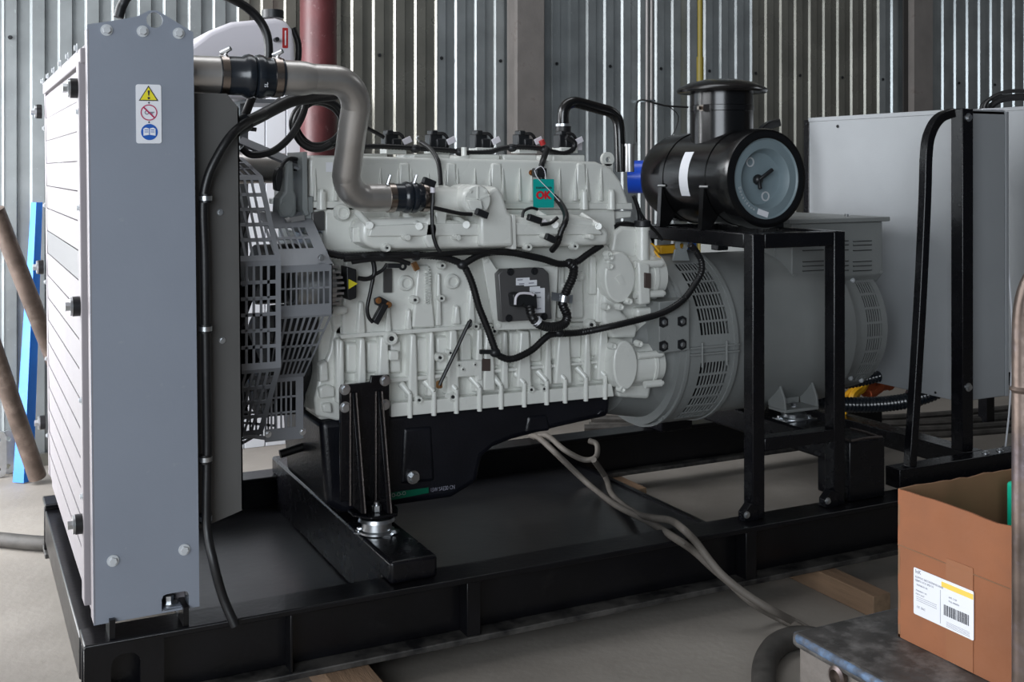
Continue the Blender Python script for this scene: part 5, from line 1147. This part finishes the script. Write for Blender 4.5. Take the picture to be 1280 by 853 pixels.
rag('cable_wrap', 'yellow_plastic', 3.66, 3.92, .372, .14, 0, .11, 'yellow wrapped cable under the near cabinet')
rag('cable_wrap', 'orange', 3.59, 3.99, .372, .14, 0, .13, 'orange brown wrapped cable under the alternator end')
rag('cable_wrap', 'green_rag', 3.60, 4.07, .372, .06, 0, .13, 'green wrapped cable under the alternator end')
rag('cable_wrap', 'orange', 3.80, 3.90, .44, .14, 0, .03, 'brown wrapped cable lying deep under the cabinet')
q = Vector((3.93, 3.78, .43)); b = MB(); b.lathe([(0, .04), (-.05, .04), (-.05, .032), (0, .032)], q, (0, 1, 0), n=24); b.build('pipe_end', 'tube_worn', label='open pipe end under the near cabinet', cat='pipe')
for i in range(7):
    b = MB(); z_ = .012 + .02 * (i % 3); b.tube([Vector((3.0 + .05 * i, 5.2 + .06 * i, z_)), Vector((4.1, 4.72 + .055 * i + .02 * math.sin(i), z_ + .01)), Vector((5.05, 4.40 + .06 * i, z_)), Vector((6.6, 4.2 + .07 * i, z_))], .019, n=8, smooth=6)
    o = b.build('floor_cable', 'dark_hose', label=['nearest','second nearest','third','middle','fifth','second farthest','farthest'][i] + ' grey cable of the bundle on the floor behind the skid', cat='cable', group='floor cables behind the skid')
# ================================================================== LOOSE CABLES
def zc_(px, py, Z): return aZ(px, py, Z)
main = [aY(664, 545, 4.40), aY(674, 548, 4.30), aY(695, 567, 4.15), aZ(735, 605, .153), aZ(770, 632, .155), aZ(810, 652, .20), aZ(842, 672, .285), aY(866, 688, 2.985), aY(890, 710, 2.96), aY(910, 727, 2.92), aY(938, 752, 2.86), aZ(972, 772, .02), aZ(997, 783, .018), aZ(1020, 800, .018)]
hosething('grey_cable', main, .0125, 'grey rubber cable lying across the tray and over the near rail', 'grey_cable', 'cable')
tail = [aY(668, 547, 4.36), aY(684, 545, 4.25), aY(706, 563, 4.1), aY(730, 575, 4.05), aY(745, 571, 4.02), aY(746, 556, 4.05), aY(736, 551, 4.08)]
hosething('grey_cable', tail, .0115, 'grey cable curled in a hook below the oil pan', 'grey_cable', 'cable')
sec = [aY(742, 575, 4.0), aZ(757, 597, .155), aZ(765, 618, .154), aZ(782, 634, .158), aZ(800, 644, .19), aZ(818, 648, .25), aZ(838, 651, .285), aY(852, 660, 2.99), aY(870, 678, 2.975), aY(888, 702, 2.945), aY(906, 722, 2.90), aY(934, 744, 2.85), aY(965, 763, 2.80), aZ(995, 779, .02), aZ(1024, 795, .02)]
hosething('grey_cable', sec, .0125, 'second grey cable bowing up over the rail beside the first', 'grey_cable', 'cable')
hosething('floor_hose', [aZ(1040, 805, .036), aZ(1010, 798, .036), aZ(984, 800, .036), aZ(964, 814, .036), aZ(955, 838, .036), aZ(957, 870, .036), aZ(975, 900, .036)], .035, 'thick dirty black hose curving on the floor beside the cart', 'dark_hose')
hosething('floor_hose', [aZ(-40, 672, .03), aZ(0, 675, .03), aZ(30, 678, .03), aZ(60, 680, .03), aZ(100, 680, .03)], .028, 'dark hose lying on the floor at the left edge', 'dark_hose')

# ================================================================== CART, BOX
CTZ = .512
ct = thing('tool_cart', 'battered metal cart with worn blue edge in the right foreground', 'cart', (2.0, 1.4, 0))
cxl, cyf = 1.555, 1.82
b = MB(); b.box((cxl, .2, CTZ - .03), (2.6, cyf, CTZ)); b.build('cart_top', 'cart', ct, bevel=.010, seg=3)
b = MB(); b.box((cxl + .012, .22, .06), (2.58, cyf - .012, CTZ - .03)); b.build('cart_body', 'cart_side', ct, bevel=.004)
b = MB(); b.tube([(cxl + .005, .2, CTZ - .010), (cxl + .005, cyf - .02, CTZ - .010), (cxl + .012, cyf - .006, CTZ - .010), (cxl + .04, cyf - .004, CTZ - .012), (2.58, cyf + .001, CTZ - .012)], .009, n=10, smooth=1); b.build('worn_edge', 'cart_edge', ct)
q = aX(1050, 846, cxl + .01); b = MB(); b.lathe([(0, .022), (-.01, .022), (-.014, .015), (-.004, .013), (-.004, 0)], q, (1, 0, 0), n=24); b.build('lock_ring', 'tube_worn', ct)
for x in (1.65, 2.45):
    for y in (.4, 1.7): b = MB(); b.cyl((x, y, .035), (x + .03, y, .035), .034, n=20); b.build('castor', 'rubber', ct)
tp = [Vector((1.668, 1.335, CTZ)), aY(1279, 700, 1.335), aY(1279, 600, 1.335), aY(1279, 500, 1.335), aY(1279, 430, 1.335), aY(1281, 385, 1.33), aY(1292, 350, 1.32), aY(1315, 330, 1.30)]
tp[0] = Vector((tp[1].x, tp[1].y, CTZ))
b = MB(); b.tube(tp, .0185, n=18, smooth=4); hd = b.build('bent_handle', 'tube_worn', ct)
q = aY(1279, 487, 1.335); b = MB(); b.lathe([(-.006, .018), (0, .0225), (.006, .018)], q, (0, 0, 1), n=18); b.build('weld_ring', 'tube_worn', hd)

bx0, bx1, by0, by1, bz0, bz1 = 1.733, 2.085, 1.27, 1.70, CTZ + .001, .816
bxr = thing('cardboard_box', 'open brown cardboard box with white shipping label', 'box', (1.9, 1.5, CTZ))
T = .005
b = MB(); n = 14
def wallp(p0, p1, z0, z1, nrm, amp, seed, name='box_panel', m='cardboard'):
    random.seed(seed); b = MB(); p0 = Vector(p0); p1 = Vector(p1); nv = Vector(nrm)
    rows = 5; g = [[None] * (n + 1) for _ in range(rows + 1)]
    fr, bk = [], []
    for j in range(rows + 1):
        for i in range(n + 1):
            u = i / n; v = j / rows; z = z0 + (z1 - z0) * v
            o = amp * math.sin(PI * u) * v * .6 + .0008 * random.uniform(-1, 1)
            if j == rows: z += random.uniform(-.0025, .0025)
            P = p0.lerp(p1, u) + nv * o; fr.append(b.bm.verts.new((P.x, P.y, z))); Q = P - nv * T; bk.append(b.bm.verts.new((Q.x, Q.y, z)))
    W = n + 1
    for j in range(rows):
        for i in range(n):
            a = j * W + i; b.bm.faces.new((fr[a], fr[a + 1], fr[a + 1 + W], fr[a + W])); b.bm.faces.new((bk[a + W], bk[a + 1 + W], bk[a + 1], bk[a]))
    for i in range(n):
        b.bm.faces.new((fr[rows * W + i], fr[rows * W + i + 1], bk[rows * W + i + 1], bk[rows * W + i])); b.bm.faces.new((bk[i], bk[i + 1], fr[i + 1], fr[i]))
    for j in range(rows):
        for i, s_ in ((0, 1), (n, -1)):
            a = j * W + i; b.bm.faces.new((fr[a], fr[a + W], bk[a + W], bk[a]))
    return b.build(name, m, bxr)
zm = bz0 + (bz1 - bz0) * .62
lf = wallp((bx0, by1, 0), (bx0, by0, 0), bz0, zm, (-1, 0, 0), 0, 1)
wallp((bx0, by1, 0), (bx0, by0, 0), zm + .0012, bz1, (-1, 0, 0), .004, 2, 'box_flap')
wallp((bx0, by1, 0), (bx1, by1, 0), bz0, bz1, (0, 1, 0), .004, 3, m='cardboard_in')
wallp((bx1, by1, 0), (bx1, by0, 0), bz0, bz1, (1, 0, 0), .004, 4, m='cardboard_in'); wallp((bx0, by0, 0), (bx1, by0, 0), bz0, bz1, (0, -1, 0), .004, 5)
b = MB(); b.box((bx0, by0, bz0), (bx1, by1, bz0 + .006)); b.build('box_bottom', 'cardboard', bxr)
b = MB(); b.tube([(bx0 - .0005, by1, zm + .0006), (bx0 - .0005, by0, zm + .0006)], .0012, n=6, smooth=2); b.build('fold_crease', 'cardboard_in', bxr)
# tape
ya, yb = aX(1183, 740, bx0).y, aX(1217, 740, bx0).y
b = MB(); b.box((bx0 - .0016, ya, bz0 + .001), (bx0 - .0008, yb, zm + .012)); b.build('packing_tape', 'tape', bxr)
# label
l0 = aX(1142, 768, bx0 - .003); l1 = aX(1217, 742, bx0 - .003); ltop = aX(1142, 709, bx0 - .003).z; lbot = aX(1142, 767, bx0 - .003).z
def LY(u): return -(l0.y + (l1.y - l0.y) * u)   # local x = -Y
def LZ(v): return ltop + (lbot - ltop) * v
sl = sheet('shipping_label', [rrect(LY(0), LZ(1), LY(1), LZ(0), .003)], .0008, 'paper', bxr, FACE_NX, (bx0 - .0026, 0, 0))
def lrect(u0, v0, u1, v1, m, nm='label_print'):
    sheet(nm, [[(LY(u0), LZ(v1)), (LY(u1), LZ(v1)), (LY(u1), LZ(v0)), (LY(u0), LZ(v0))]], .0003, m, sl, FACE_NX, (bx0 - .0032, 0, 0))
lrect(.48, .06, .995, .17, 'label_yellow', 'yellow_bar')
def ltext(s, u, v, size, m='grey_ink', al='LEFT'): text('label_text', s, size, m, sl, FACE_NX, (bx0 - .0033, -LY(u), LZ(v)), ext=.0001, align=al)
ltext('IeK', .03, .07, .011, 'grey_ink'); 
ltext('КОРПУС МЕТАЛЛИЧЕСКИЙ', .03, .19, .0052); ltext('ЩМП-1-0 У1 IP54 74', .03, .26, .0052); ltext('YKM40-01-54', .05, .35, .005)
ltext('Упаковка: 1 шт.', .04, .47, .004); ltext('ГОСТ 32127', .04, .55, .004); ltext('CE  EAC', .06, .82, .006); ltext('ART. 2120', .60, .33, .0045); ltext('Код 4606056', .60, .41, .0045)
for k_ in range(3): lrect(.05, .60 + k_ * .04, .40, .607 + k_ * .04, 'grey_ink')
for k_ in range(4): lrect(.56, .86 + k_ * .03, .94, .866 + k_ * .03, 'grey_ink')
lrect(.46, .25, .465, .95, 'grey_ink', 'label_line'); 
random.seed(3); u = .52
while u < .93:
    w_ = random.choice((.006, .006, .012, .018)); lrect(u, .52, u + w_, .74, 'dark_ink', 'barcode_bar'); u += w_ + random.choice((.007, .011))
random.seed(11)
# green thing inside
b = MB(); q = (1.985, 1.60)
b.prism([(1.978, 1.64), (2.068, 1.66), (2.068, 1.30), (1.96, 1.28)], 'z', CTZ + .01, .815); b.build('green_case', 'green_plastic', bevel=.006, label='green plastic case standing inside the cardboard box', cat='case')
